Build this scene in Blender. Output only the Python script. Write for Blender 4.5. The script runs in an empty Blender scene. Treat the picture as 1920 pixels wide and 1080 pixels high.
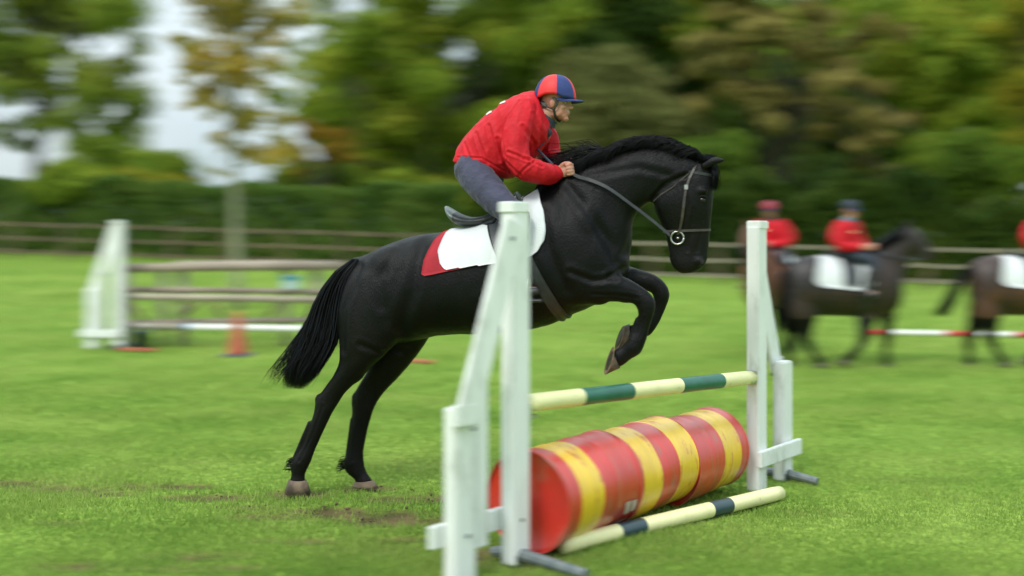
import bpy, bmesh, math, random
import numpy as np
from mathutils import Vector, Matrix, noise
from mathutils.bvhtree import BVHTree

random.seed(7); rng = np.random.default_rng(7)
C = bpy.context.scene.collection
R = math.radians
sc = bpy.context.scene

# ------------------------------------------------------------------ camera, sky, sun
F, CX, HY, CH = 2000.0, 960.0, 440.0, 1.84       # focal length in photo pixels, principal column, horizon row, eye height
cam_d = bpy.data.cameras.new('camera'); cam = bpy.data.objects.new('camera', cam_d); C.objects.link(cam)
cam.location = (0, 0, CH); cam.rotation_euler = (R(90), 0, 0)
cam_d.sensor_width = 36.0; cam_d.lens = F / 1920 * 36.0
cam_d.shift_y = -(540 - HY) / 1920
cam_d.clip_start = 0.1; cam_d.clip_end = 3000
cam_d.dof.use_dof = True
cam_d.dof.focus_distance = 7.35
cam_d.dof.aperture_fstop = 0.74
cam_d.dof.aperture_ratio = 0.20
sc.camera = cam

world = bpy.data.worlds.new('World'); sc.world = world; world.use_nodes = True
wn, wl = world.node_tree.nodes, world.node_tree.links
wn.clear()
SUN_EL, SUN_AZ = 48.0, 215.0
sky = wn.new('ShaderNodeTexSky'); sky.sky_type = 'NISHITA'; sky.sun_disc = False
sky.sun_elevation = R(SUN_EL); sky.sun_rotation = R(SUN_AZ)
tc = wn.new('ShaderNodeTexCoord'); nz = wn.new('ShaderNodeTexNoise'); nz.inputs['Scale'].default_value = 2.2
nz.inputs['Detail'].default_value = 7; nz.inputs['Roughness'].default_value = .55
mp = wn.new('ShaderNodeMapping'); mp.inputs['Scale'].default_value = (1, 1, 2.6)
wl.new(tc.outputs['Generated'], mp.inputs['Vector']); wl.new(mp.outputs['Vector'], nz.inputs['Vector'])
cr = wn.new('ShaderNodeValToRGB'); cr.color_ramp.elements[0].position = .33; cr.color_ramp.elements[1].position = .68
cr.color_ramp.elements[0].color = (4.9, 6.1, 6.7, 1); cr.color_ramp.elements[1].color = (7.3, 8.0, 8.1, 1)
wl.new(nz.outputs['Fac'], cr.inputs['Fac'])
sx = wn.new('ShaderNodeSeparateXYZ'); wl.new(tc.outputs['Generated'], sx.inputs[0])
ma = wn.new('ShaderNodeMath'); ma.operation = 'MAXIMUM'; ma.inputs[1].default_value = 0; wl.new(sx.outputs['Z'], ma.inputs[0])
mb = wn.new('ShaderNodeMath'); mb.operation = 'MULTIPLY_ADD'; mb.inputs[1].default_value = 1.95; mb.inputs[2].default_value = .70
wl.new(ma.outputs[0], mb.inputs[0])                  # an overcast sky is brighter overhead than at the horizon
vm = wn.new('ShaderNodeVectorMath'); vm.operation = 'SCALE'
wl.new(cr.outputs['Color'], vm.inputs[0]); wl.new(mb.outputs[0], vm.inputs['Scale'])
mx = wn.new('ShaderNodeMix'); mx.data_type = 'RGBA'; mx.inputs['Factor'].default_value = .86
wl.new(sky.outputs['Color'], mx.inputs['A']); wl.new(vm.outputs[0], mx.inputs['B'])
bg = wn.new('ShaderNodeBackground'); bg.inputs['Strength'].default_value = .1
wo = wn.new('ShaderNodeOutputWorld'); wl.new(mx.outputs['Result'], bg.inputs['Color']); wl.new(bg.outputs[0], wo.inputs[0])

sun_d = bpy.data.lights.new('sun', 'SUN'); sun = bpy.data.objects.new('sun', sun_d); C.objects.link(sun)
sun_d.energy = 1.5; sun_d.angle = R(14); sun_d.color = (1, .95, .87)
_az = R(SUN_AZ); _dir = Vector((math.sin(_az) * math.cos(R(SUN_EL)), math.cos(_az) * math.cos(R(SUN_EL)), math.sin(R(SUN_EL))))
sun.rotation_euler = _dir.to_track_quat('Z', 'Y').to_euler(); sun.location = (0, 0, 30)

sc.view_settings.view_transform = 'Standard'; sc.view_settings.look = 'None'
sc.view_settings.gamma = 1; sc.view_settings.use_curve_mapping = False
sc.view_settings.exposure = 0.45
sc.render.engine = 'CYCLES'
sc.cycles.use_denoising = True
sc.cycles.max_bounces = 6; sc.cycles.diffuse_bounces = 3; sc.cycles.glossy_bounces = 2; sc.cycles.transmission_bounces = 3

# ------------------------------------------------------------------ materials
def new_mat(name):
    m = bpy.data.materials.new(name); m.use_nodes = True
    nt = m.node_tree; b = nt.nodes['Principled BSDF']; return m, nt, b
def mat(name, c1, c2=None, scale=6, rough=.6, bump=0, bscale=60, metal=0, spec=.5, sheen=0, stretch=(1, 1, 1), detail=5, lo=.35, hi=.65, coat=0, c3=None, lo3=.6, hi3=.7, s3=14):
    m, nt, b = new_mat(name); N, L = nt.nodes, nt.links
    b.inputs['Roughness'].default_value = rough; b.inputs['Metallic'].default_value = metal
    b.inputs['Specular IOR Level'].default_value = spec; b.inputs['Coat Weight'].default_value = coat
    b.inputs['Coat Roughness'].default_value = .38
    if sheen: b.inputs['Sheen Weight'].default_value = sheen; b.inputs['Sheen Roughness'].default_value = .4
    t = N.new('ShaderNodeTexCoord'); mpn = N.new('ShaderNodeMapping'); mpn.inputs['Scale'].default_value = stretch
    L.new(t.outputs['Object'], mpn.inputs['Vector'])
    if c2 is None: c2 = tuple(x * .72 for x in c1)
    n = N.new('ShaderNodeTexNoise'); n.inputs['Scale'].default_value = scale; n.inputs['Detail'].default_value = detail
    L.new(mpn.outputs[0], n.inputs['Vector'])
    r = N.new('ShaderNodeValToRGB'); r.color_ramp.elements[0].position = lo; r.color_ramp.elements[1].position = hi
    r.color_ramp.elements[0].color = (*c1, 1); r.color_ramp.elements[1].color = (*c2, 1)
    L.new(n.outputs['Fac'], r.inputs['Fac']); out = r.outputs['Color']
    if c3:
        n3 = N.new('ShaderNodeTexNoise'); n3.inputs['Scale'].default_value = s3; n3.inputs['Detail'].default_value = 8; n3.inputs['Roughness'].default_value = .65
        L.new(mpn.outputs[0], n3.inputs['Vector'])
        mr = N.new('ShaderNodeMapRange'); mr.inputs['From Min'].default_value = lo3; mr.inputs['From Max'].default_value = hi3
        L.new(n3.outputs['Fac'], mr.inputs['Value'])
        mm = N.new('ShaderNodeMix'); mm.data_type = 'RGBA'; L.new(mr.outputs[0], mm.inputs['Factor'])
        L.new(out, mm.inputs['A']); mm.inputs['B'].default_value = (*c3, 1); out = mm.outputs['Result']
    L.new(out, b.inputs['Base Color'])
    if bump:
        nb = N.new('ShaderNodeTexNoise'); nb.inputs['Scale'].default_value = bscale; nb.inputs['Detail'].default_value = 6
        L.new(mpn.outputs[0], nb.inputs['Vector']); bp = N.new('ShaderNodeBump'); bp.inputs['Strength'].default_value = bump
        bp.inputs['Distance'].default_value = .01; L.new(nb.outputs['Fac'], bp.inputs['Height']); L.new(bp.outputs[0], b.inputs['Normal'])
    return m
def leaf_mat(name, cols, trans=.3, nscale=.35):
    m, nt, b = new_mat(name); N, L = nt.nodes, nt.links
    g = N.new('ShaderNodeNewGeometry'); t = N.new('ShaderNodeTexCoord'); n = N.new('ShaderNodeTexNoise'); n.inputs['Scale'].default_value = nscale
    n.inputs['Detail'].default_value = 4; L.new(t.outputs['Object'], n.inputs['Vector'])
    a = N.new('ShaderNodeMath'); a.operation = 'MULTIPLY_ADD'; a.inputs[1].default_value = .45; L.new(g.outputs['Random Per Island'], a.inputs[0])
    s = N.new('ShaderNodeMath'); s.operation = 'MULTIPLY_ADD'; s.inputs[1].default_value = 1.5; s.inputs[2].default_value = -.45; L.new(n.outputs['Fac'], s.inputs[0]); L.new(s.outputs[0], a.inputs[2])
    r = N.new('ShaderNodeValToRGB'); e = r.color_ramp.elements
    while len(e) < len(cols): e.new(.5)
    for i, c in enumerate(cols): e[i].position = .1 + .8 * i / (len(cols) - 1); e[i].color = (*c, 1)
    L.new(a.outputs[0], r.inputs['Fac']); L.new(r.outputs['Color'], b.inputs['Base Color'])
    b.inputs['Roughness'].default_value = .7; b.inputs['Specular IOR Level'].default_value = .12
    tr = N.new('ShaderNodeBsdfTranslucent'); L.new(r.outputs['Color'], tr.inputs['Color'])
    ms = N.new('ShaderNodeMixShader'); ms.inputs[0].default_value = trans
    L.new(b.outputs[0], ms.inputs[1]); L.new(tr.outputs[0], ms.inputs[2]); L.new(ms.outputs[0], N['Material Output'].inputs[0])
    return m

M = {}
M['coat_black'] = mat('coat_black', (.0020, .0023, .0024), (.0050, .0046, .0042), 3, .42, .5, 150, spec=.17, stretch=(1, 1, .35))
M['hair_black'] = mat('hair_black', (.003, .0034, .0045), (.006, .0065, .008), 8, .45, spec=.18)
M['coat_brown'] = mat('coat_brown', (.030, .014, .008), (.010, .006, .005), 2.2, .5, .1, 120, lo=.4, hi=.6)
M['coat_bay'] = mat('coat_bay', (.085, .032, .013), (.028, .012, .007), 2.2, .5, .1, 120, lo=.4, hi=.6)
M['coat_chestnut'] = mat('coat_chestnut', (.15, .05, .018), (.08, .03, .012), 2.2, .5, .1, 120)
M['hoof'] = mat('hoof', (.05, .04, .032), (.12, .08, .055), 20, .6, .3, 60)
M['sole'] = mat('sole', (.24, .15, .09), (.10, .065, .04), 22, .8, .5, 60)
M['muddy_hoof'] = mat('muddy_hoof', (.20, .145, .095), (.07, .05, .035), 14, .85, .4, 60)
M['eye'] = mat('eye', (.006, .004, .003), None, 5, .08)
M['nostril'] = mat('nostril', (.003, .003, .003), None, 5, .8)
M['leather_black'] = mat('leather_black', (.016, .018, .020), (.03, .033, .036), 20, .38, .2, 120)
M['saddle_grey'] = mat('saddle_grey', (.09, .11, .11), (.14, .165, .165), 14, .3, .2, 100)
M['leather_grey'] = mat('leather_grey', (.014, .017, .018), (.028, .032, .034), 14, .5, .2, 100)
M['leather_brown'] = mat('leather_brown', (.06, .045, .035), (.03, .024, .02), 20, .45, .2, 120)
M['steel'] = mat('steel', (.6, .6, .58), (.4, .4, .38), 20, .28, .1, 60, metal=1)
M['cloth_white'] = mat('cloth_white', (.70, .72, .73), (.64, .66, .67), 9, .8, .5, 160, sheen=.1)
M['cloth_grey'] = mat('cloth_grey', (.35, .37, .38), (.28, .3, .3), 9, .8, .4, 160)
M['cloth_red'] = mat('cloth_red', (.42, .014, .028), (.32, .012, .022), 9, .85, .5, 160)
M['jacket_red'] = mat('jacket_red', (.56, .008, .018), (.44, .007, .014), 7, .6, .35, 45, spec=.22)
M['jacket_white'] = mat('jacket_white', (.75, .72, .66), None, 7, .6)
M['navy'] = mat('navy', (.022, .036, .14), (.03, .048, .17), 12, .6, .3, 90, spec=.25)
M['navy_dark'] = mat('navy_dark', (.014, .022, .038), (.02, .03, .05), 12, .7, .3, 90)
M['teal'] = mat('teal', (.05, .25, .32), (.04, .18, .25), 12, .7)
M['silk_red'] = mat('silk_red', (.68, .016, .016), (.60, .013, .013), 10, .55, .2, 120)
M['silk_maroon'] = mat('silk_maroon', (.35, .02, .05), (.28, .02, .04), 10, .5)
M['breeches'] = mat('breeches', (.050, .050, .088), (.034, .034, .062), 9, .85, .7, 50, sheen=.15)
M['rubber'] = mat('rubber', (.012, .012, .013), None, 10, .5)
M['skin'] = mat('skin', (.50, .27, .19), (.42, .20, .14), 14, .5, .2, 120, c3=(.52, .18, .13), lo3=.5, hi3=.75)
M['hair_grey'] = mat('hair_grey', (.18, .15, .13), (.10, .085, .07), 40, .7, .4, 200)
M['white_eye'] = mat('white_eye', (.38, .34, .31), None, 5, .3)
M['paint_white'] = mat('paint_white', (.78, .79, .77), (.70, .72, .70), 5, .55, .35, 38, stretch=(1, 1, .25), c3=(.36, .37, .31), lo3=.54, hi3=.76, s3=9)
M['pole_cream'] = mat('pole_cream', (.80, .76, .40), (.72, .69, .36), 6, .4, .2, 40, c3=(.38, .36, .24), lo3=.63, hi3=.76, s3=12)
M['pole_green'] = mat('pole_green', (.012, .10, .065), (.02, .13, .085), 6, .35, .2, 40, c3=(.16, .20, .15), lo3=.66, hi3=.78, s3=14)
M['pole_navy'] = mat('pole_navy', (.018, .045, .055), (.03, .06, .07), 6, .35, .2, 40, c3=(.16, .18, .15), lo3=.66, hi3=.78, s3=14)
M['pole_red'] = mat('pole_red', (.50, .02, .02), (.42, .02, .02), 6, .45)
M['pole_white'] = mat('pole_white', (.78, .78, .74), (.66, .66, .62), 6, .5)
M['pole_blue'] = mat('pole_blue', (.03, .22, .55), (.03, .18, .45), 6, .5)
M['drum_red'] = mat('drum_red', (.60, .020, .008), (.46, .020, .010), 3.5, .38, .35, 9, c3=(.38, .085, .055), lo3=.53, hi3=.66, s3=5, coat=.9, stretch=(2.2, .8, .8))
M['drum_yellow'] = mat('drum_yellow', (.80, .52, .014), (.70, .42, .014), 3.5, .36, .35, 9, c3=(.50, .14, .03), lo3=.55, hi3=.66, s3=6, coat=.8, stretch=(2.2, .8, .8))
M['drum_patch'] = mat('drum_patch', (.62, .52, .46), (.5, .36, .3), 14, .7)
M['wood_old'] = mat('wood_old', (.22, .15, .11), (.12, .085, .06), 4, .85, .6, 22, stretch=(.3, 1, 1))
M['wood_rustic'] = mat('wood_rustic', (.34, .28, .22), (.20, .16, .12), 4, .85, .6, 22, stretch=(.3, 1, 1))
M['wood_pale'] = mat('wood_pale', (.38, .33, .25), (.26, .22, .17), 4, .85, .5, 22, stretch=(.3, 1, 1))
M['wood_grey'] = mat('wood_grey', (.34, .31, .25), (.24, .22, .17), 4, .85, .5, 22, stretch=(1, 1, .3))
M['galv'] = mat('galv', (.12, .15, .16), (.2, .22, .22), 14, .5, .2, 40, metal=.4)
M['cone_orange'] = mat('cone_orange', (.46, .10, .05), (.36, .08, .04), 8, .55)
M['cone_base'] = mat('cone_base', (.08, .10, .12), (.12, .14, .16), 8, .7)
M['bucket'] = mat('bucket', (.012, .030, .045), (.02, .04, .06), 8, .5)
M['bark_dark'] = mat('bark_dark', (.05, .045, .033), (.09, .08, .06), 8, .9, .8, 20, stretch=(1, 1, .3))
M['bark_pale'] = mat('bark_pale', (.30, .31, .20), (.20, .21, .13), 6, .85, .7, 20, stretch=(1, 1, .3))

# ------------------------------------------------------------------ object helpers
def mk_mesh(name, V, Fc, mats, midx=None, smooth=True):
    me = bpy.data.meshes.new(name)
    me.from_pydata([tuple(v) for v in V], [], Fc); me.update()
    for m in (mats if isinstance(mats, (list, tuple)) else [mats]): me.materials.append(m)
    if midx is not None: me.polygons.foreach_set('material_index', np.asarray(midx, dtype=np.int32))
    me.polygons.foreach_set('use_smooth', np.full(len(me.polygons), smooth)); return me
def obj(name, geo, mats, parent=None, smooth=True, midx=None, off=None):
    V, Fc = geo
    V = np.asarray(V, float)
    if off is not None: V = V - np.asarray(off)
    o = bpy.data.objects.new(name, mk_mesh(name, V, Fc, mats, midx, smooth)); C.objects.link(o)
    if parent is not None: o.parent = parent
    return o
def obj_me(name, me, parent=None):
    o = bpy.data.objects.new(name, me); C.objects.link(o)
    if parent is not None: o.parent = parent
    return o
def tag(o, label=None, cat=None, group=None, kind=None):
    if label: o['label'] = label
    if cat: o['category'] = cat
    if group: o['group'] = group
    if kind: o['kind'] = kind
    return o
def empty(name, loc=(0, 0, 0), rz=0):
    o = bpy.data.objects.new(name, None); C.objects.link(o); o.location = loc; o.rotation_euler = (0, 0, rz); o.empty_display_size = .1
    return o
def copy_tree(o, parent=None):
    c = o.copy(); C.objects.link(c)
    if parent is not None: c.parent = parent
    for ch in list(o.children): copy_tree(ch, c)
    return c
def join(*gs):
    V = []; Fc = []; n = 0
    for v, f in gs:
        V.append(np.asarray(v, float)); Fc += [tuple(i + n for i in q) for q in f]; n += len(v)
    return np.vstack(V), Fc
def loft(rings, closed=True, cap=True):
    n = len(rings[0]); V = np.vstack(rings); Fc = []
    for i in range(len(rings) - 1):
        for j in range(n if closed else n - 1):
            k = (j + 1) % n
            Fc.append((i * n + j, i * n + k, (i + 1) * n + k, (i + 1) * n + j))
    if cap and closed:
        Fc.append(tuple(range(n))[::-1]); Fc.append(tuple(range((len(rings) - 1) * n, len(rings) * n)))
    return V, Fc
def ellipsoid(c, r, rot=None, n=14):
    V = [(0, 0, 1)]; Fc = []
    for i in range(1, n):
        a = math.pi * i / n
        for j in range(2 * n):
            b = math.pi * j / n; V.append((math.sin(a) * math.cos(b), math.sin(a) * math.sin(b), math.cos(a)))
    V.append((0, 0, -1)); m = 2 * n
    for j in range(m):
        k = (j + 1) % m; Fc.append((0, 1 + j, 1 + k))
        for i in range(n - 2): Fc.append((1 + i * m + j, 1 + (i + 1) * m + j, 1 + (i + 1) * m + k, 1 + i * m + k))
        Fc.append((len(V) - 1, 1 + (n - 2) * m + k, 1 + (n - 2) * m + j))
    V = np.array(V) * np.array(r)
    if rot is not None: V = V @ np.array(rot.to_3x3() if hasattr(rot, 'to_3x3') else rot).T
    return V + np.array(c), Fc
def tube(P, rad, n=12, capr=True, flat=1.0, side=None):
    P = [Vector(p) for p in P]; rad = [rad] * len(P) if not hasattr(rad, '__len__') else list(rad)
    rings = []; prev = None
    for i, p in enumerate(P):
        t = (P[min(i + 1, len(P) - 1)] - P[max(i - 1, 0)])
        if t.length < 1e-9: t = Vector((0, 0, 1))
        t.normalize()
        if prev is None:
            s = Vector(side) if side is not None else (Vector((0, 1, 0)) if abs(t.y) < .9 else Vector((1, 0, 0)))
        else: s = prev
        s = (s - t * s.dot(t)).normalized(); prev = s; b = t.cross(s)
        rings.append([p + (s * math.cos(a) * flat + b * math.sin(a)) * rad[i] for a in [2 * math.pi * k / n for k in range(n)]])
    g = loft([np.array(r) for r in rings])
    return g
def limb(P, rad, n=16):
    """a round ended tapered limb: smooth tube through P plus a ball at either end"""
    g = tube(P, rad, n)
    return join(g, ellipsoid(P[0], (rad[0],) * 3, n=8), ellipsoid(P[-1], (rad[-1],) * 3, n=8))
def resample(P, rad, k=5):
    P = np.array(P, float); rad = np.array(rad, float); out = []; rr = []
    n = len(P)
    for i in range(n - 1):
        p0, p1, p2, p3 = P[max(i - 1, 0)], P[i], P[i + 1], P[min(i + 2, n - 1)]
        for s in range(k):
            t = s / k
            out.append(.5 * ((2 * p1) + (-p0 + p2) * t + (2 * p0 - 5 * p1 + 4 * p2 - p3) * t * t + (-p0 + 3 * p1 - 3 * p2 + p3) * t ** 3))
            rr.append(rad[i] * (1 - t) + rad[i + 1] * t)
    out.append(P[-1]); rr.append(rad[-1])
    return np.array(out), np.array(rr)
def box(x0, x1, y0, y1, z0, z1, bev=0.0):
    if bev <= 0:
        V = [(x, y, z) for z in (z0, z1) for x, y in ((x0, y0), (x1, y0), (x1, y1), (x0, y1))]
        return np.array(V, float), [(0, 3, 2, 1), (4, 5, 6, 7), (0, 1, 5, 4), (1, 2, 6, 5), (2, 3, 7, 6), (3, 0, 4, 7)]
    bm = bmesh.new(); g = box(x0, x1, y0, y1, z0, z1)
    vs = [bm.verts.new(v) for v in g[0]]
    for f in g[1]: bm.faces.new([vs[i] for i in f])
    bmesh.ops.bevel(bm, geom=list(bm.edges), offset=bev, segments=2, affect='EDGES')
    bm.verts.ensure_lookup_table(); bm.verts.index_update()
    V = np.array([v.co[:] for v in bm.verts]); Fc = [tuple(v.index for v in f.verts) for f in bm.faces]; bm.free(); return V, Fc
def xf(g, mtx):
    V = np.asarray(g[0]); m = np.array(mtx); return V @ m[:3, :3].T + m[:3, 3], g[1]
def plank(a, b, w, t, up=(0, 0, 1), bev=.006):
    """bar from a to b, w wide along 'up', t thick"""
    a, b = Vector(a), Vector(b); d = b - a; L = d.length; d.normalize(); u = Vector(up); u = (u - d * u.dot(d)).normalized(); s = u.cross(d)
    m = Matrix(((d.x, s.x, u.x, a.x), (d.y, s.y, u.y, a.y), (d.z, s.z, u.z, a.z), (0, 0, 0, 1)))
    return xf(box(0, L, -t / 2, t / 2, -w / 2, w / 2, bev), m)
def fuse(name, geos, voxel, smooth, mats, parent=None, fn=None, midx_fn=None, soft=None, soft_n=60):
    V, Fc = join(*geos)
    me = bpy.data.meshes.new('tmp'); me.from_pydata([tuple(v) for v in V], [], Fc); me.update()
    o = bpy.data.objects.new('tmp', me); C.objects.link(o)
    r = o.modifiers.new('r', 'REMESH'); r.mode = 'VOXEL'; r.voxel_size = voxel; r.use_smooth_shade = True
    if smooth: s = o.modifiers.new('s', 'SMOOTH'); s.factor = .5; s.iterations = smooth
    dg = bpy.context.evaluated_depsgraph_get(); dg.update()
    nm = bpy.data.meshes.new_from_object(o.evaluated_get(dg)); nm.name = name
    bpy.data.objects.remove(o); bpy.data.meshes.remove(me)
    nm.materials.clear()
    for m in (mats if isinstance(mats, (list, tuple)) else [mats]): nm.materials.append(m)
    n = len(nm.vertices); co = np.empty(n * 3); nm.vertices.foreach_get('co', co); co = co.reshape(-1, 3)
    if soft is not None:
        w = soft(co)[:, None] * .6; ed = np.empty(len(nm.edges) * 2, dtype=np.int32); nm.edges.foreach_get('vertices', ed); ed = ed.reshape(-1, 2)
        i0 = np.concatenate([ed[:, 0], ed[:, 1]]); i1 = np.concatenate([ed[:, 1], ed[:, 0]]); deg = np.maximum(np.bincount(i0, minlength=n), 1)[:, None]
        for _ in range(soft_n):
            av = np.stack([np.bincount(i0, weights=co[i1, k], minlength=n) for k in range(3)], -1) / deg; co = co + (av - co) * w
        nm.vertices.foreach_set('co', co.ravel()); nm.update()
    if fn is not None:
        no = np.empty(n * 3); nm.vertex_normals.foreach_get('vector', no); no = no.reshape(-1, 3)
        co = fn(co, no); nm.vertices.foreach_set('co', co.ravel()); nm.update()
    nm.polygons.foreach_set('use_smooth', np.ones(len(nm.polygons), bool))
    if midx_fn is not None:
        cen = np.empty(len(nm.polygons) * 3); nm.polygons.foreach_get('center', cen)
        nm.polygons.foreach_set('material_index', midx_fn(cen.reshape(-1, 3)).astype(np.int32))
    return obj_me(name, nm, parent)
def vnoise(P, s, seed=0):
    return np.array([noise.noise(Vector((p[0] * s[0] + seed, p[1] * s[1], p[2] * s[2]))) for p in P])
def bvh_of(o):
    me = o.data
    return BVHTree.FromPolygons([v.co[:] for v in me.vertices], [tuple(p.vertices) for p in me.polygons])

class Frame:
    """local frame of a thing that stands at (ox, oy) and heads along theta; at() gives the local point under a photo position in the
    vertical plane that runs v metres to the far side of the thing's mid plane"""
    def __init__(s, ox, oy, oz, th):
        s.o = np.array((ox, oy, oz)); s.u = np.array((math.cos(th), math.sin(th), 0)); s.v = np.array((-math.sin(th), math.cos(th), 0)); s.th = th
    def at(s, px, py, v=0.0):
        d = np.array(((px - CX) / F, 1, -(py - HY) / F)); c = np.array((0, 0, CH))
        t = (v - (c - s.o) @ s.v) / (d @ s.v); p = c + t * d - s.o
        return np.array((p @ s.u, v, p[2]))
    def ring(s, a, b, w, v=0.0, n=24, p=1.0, egg=0.0):
        A, B = s.at(*a, v), s.at(*b, v); c = (A + B) / 2; h = (A - B) / 2; out = []
        for k in range(n):
            t = 2 * math.pi * k / n; sn, cs = math.sin(t), math.cos(t)
            out.append(c + h * (math.copysign(abs(cs) ** p, cs)) + np.array((0, 1, 0)) * w * math.copysign(abs(sn) ** p, sn) * (1 + egg * -cs))
        return np.array(out)
    def loft(s, secs, v=0.0, n=24, p=.92, egg=0.0, k=4):
        A = np.array([(a[0], a[1], b[0], b[1], w) for a, b, w in secs], float)
        S, _ = resample(A, np.zeros(len(A)), k)
        return loft([s.ring((r[0], r[1]), (r[2], r[3]), r[4], v, n, p, egg) for r in S])

# ------------------------------------------------------------------ terrain
def sstep(a, b, x):
    t = np.clip((x - a) / (b - a), 0, 1); return t * t * (3 - 2 * t)
def terr(x, y):
    x = np.asarray(x, float); y = np.asarray(y, float)
    t = np.clip((y - 15) / 17, 0, 1.25)
    return .66 * t ** 1.3 - .014 * np.clip(x, -30, 30) * t - .08 * sstep(.4, 1.8, x)
def gpt(px, py):
    d = 5.0
    for _ in range(60):
        x = (px - CX) / F * d; z = float(terr(x, d)); d2 = (CH - z) * F / (py - HY); d = d + (d2 - d) * .5
    x = (px - CX) / F * d
    return np.array((x, d, float(terr(x, d))))
def P3(px, py, d): return np.array(((px - CX) / F * d, d, CH - (py - HY) / F * d))

dirt_spots = []
for px, py, rx, ry, s in [(20, 905, .5, .10, .8), (120, 915, .5, .10, .9), (215, 908, .22, .08, 1), (300, 912, .5, .09, .8), (190, 925, .35, .07, .9), (395, 932, .45, .10, .8),
    (465, 950, .22, .06, .9), (560, 926, .30, .13, 1), (620, 955, .35, .08, 1), (700, 965, .5, .14, 1), (740, 978, .45, .10, .9), (690, 915, .25, .09, .8), (500, 967, .4, .08, .7), (790, 935, .5, .12, .7),
    (370, 1040, .45, .10, .8), (390, 1065, .5, .08, .6), (120, 980, .25, .07, .6), (200, 1060, .5, .1, .6), (575, 1014, .25, .07, .8), (500, 1012, .2, .05, .7), (720, 1030, .4, .1, .5), (810, 970, .3, .1, .7), (770, 1010, .3, .07, .6), (330, 865, .4, .07, .35),
    (960, 1040, .5, .2, .8), (1000, 1060, .4, .12, .6), (1480, 960, .6, .12, .35), (1180, 1040, .5, .1, .3), (1700, 900, .6, .1, .25)]:
    g = gpt(px, py); dirt_spots.append((g[0], g[1], rx * .85, ry * 1.15, s))
def dirt(x, y):
    x = np.asarray(x, float); y = np.asarray(y, float); d = np.zeros(np.broadcast(x, y).shape)
    for cx, cy, rx, ry, s in dirt_spots:
        q = ((x - cx) / rx) ** 2 + ((y - cy) / ry) ** 2
        d = np.maximum(d, min(1, s * 1.2) * np.clip(1.45 - q, 0, 1))
    return d
def wob(x, y):
    return np.sin(x * 3.1 + 1.3 * np.sin(y * 2.3)) * np.sin(y * 3.7 + 1.1 * np.sin(x * 1.9)) * .5 + np.sin(x * 9.3 + y * 4.1) * np.sin(y * 11.7 - x * 3.3) * .35 + .25 * np.sin(x * 23 + 3 * np.sin(y * 17)) * np.sin(y * 29)
xs = np.unique(np.concatenate([np.linspace(-300, -10, 40), np.linspace(-10, -4.5, 50), np.linspace(-4.5, 4.5, 190), np.linspace(4.5, 10, 50), np.linspace(10, 300, 40)]))
ys = np.unique(np.concatenate([np.linspace(-30, 4, 20), np.linspace(4, 11, 170), np.linspace(11, 40, 120), np.linspace(40, 500, 40)]))
X, Y = np.meshgrid(xs, ys); D = np.clip(dirt(X, Y) * (1 + .9 * wob(X, Y)), 0, 1)
Z = terr(X, Y) - .022 * D + .006 * wob(X * .7, Y * .7) * (np.abs(X) < 12) * (Y < 30)
V = np.stack([X, Y, Z], -1).reshape(-1, 3); nx = len(xs); ny = len(ys)
I = (np.arange(ny - 1)[:, None] * nx + np.arange(nx - 1)[None]).reshape(-1); Fq = np.stack([I, I + 1, I + nx + 1, I + nx], -1)
def np_mesh(name, V, Fq, mats, smooth=True):
    me = bpy.data.meshes.new(name); k = Fq.shape[1]
    me.vertices.add(len(V)); me.vertices.foreach_set('co', np.ascontiguousarray(V, dtype=np.float32).ravel())
    me.loops.add(Fq.size); me.loops.foreach_set('vertex_index', np.ascontiguousarray(Fq, dtype=np.int32).ravel())
    me.polygons.add(len(Fq)); me.polygons.foreach_set('loop_start', np.arange(0, Fq.size, k, dtype=np.int32))
    me.update(calc_edges=True); me.polygons.foreach_set('use_smooth', np.full(len(Fq), smooth))
    for m in (mats if isinstance(mats, (list, tuple)) else [mats]): me.materials.append(m)
    return me
m, nt, b = new_mat('field_turf'); N, L = nt.nodes, nt.links
at = N.new('ShaderNodeAttribute'); at.attribute_name = 'dirt'
t = N.new('ShaderNodeTexCoord')
def nzn(scale, detail=6, stretch=(1, 1, 1)):
    mpn = N.new('ShaderNodeMapping'); mpn.inputs['Scale'].default_value = stretch; L.new(t.outputs['Object'], mpn.inputs['Vector'])
    n = N.new('ShaderNodeTexNoise'); n.inputs['Scale'].default_value = scale; n.inputs['Detail'].default_value = detail; L.new(mpn.outputs[0], n.inputs['Vector']); return n
def ramp(src, stops):
    r = N.new('ShaderNodeValToRGB'); e = r.color_ramp.elements
    while len(e) < len(stops): e.new(.5)
    for i, (p, c) in enumerate(stops): e[i].position = p; e[i].color = (*c, 1)
    L.new(src, r.inputs['Fac']); return r.outputs['Color']
big = ramp(nzn(.55, 5, (.6, 1.4, 1)).outputs['Fac'], [(.3, (.165, .275, .036)), (.5, (.215, .325, .048)), (.7, (.27, .36, .068))])
fine = ramp(nzn(14, 8).outputs['Fac'], [(.3, (.45, .55, .45)), (.7, (1.25, 1.2, 1.2))])
mu = N.new('ShaderNodeMix'); mu.data_type = 'RGBA'; mu.blend_type = 'MULTIPLY'; mu.inputs['Factor'].default_value = 1; L.new(big, mu.inputs['A']); L.new(fine, mu.inputs['B'])
dc = ramp(nzn(5, 6).outputs['Fac'], [(.35, (.050, .036, .016)), (.65, (.13, .092, .042))])
md = N.new('ShaderNodeMix'); md.data_type = 'RGBA'; L.new(at.outputs['Fac'], md.inputs['Factor']); L.new(mu.outputs['Result'], md.inputs['A']); L.new(dc, md.inputs['B'])
L.new(md.outputs['Result'], b.inputs['Base Color']); b.inputs['Roughness'].default_value = .9; b.inputs['Specular IOR Level'].default_value = .15
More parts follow.
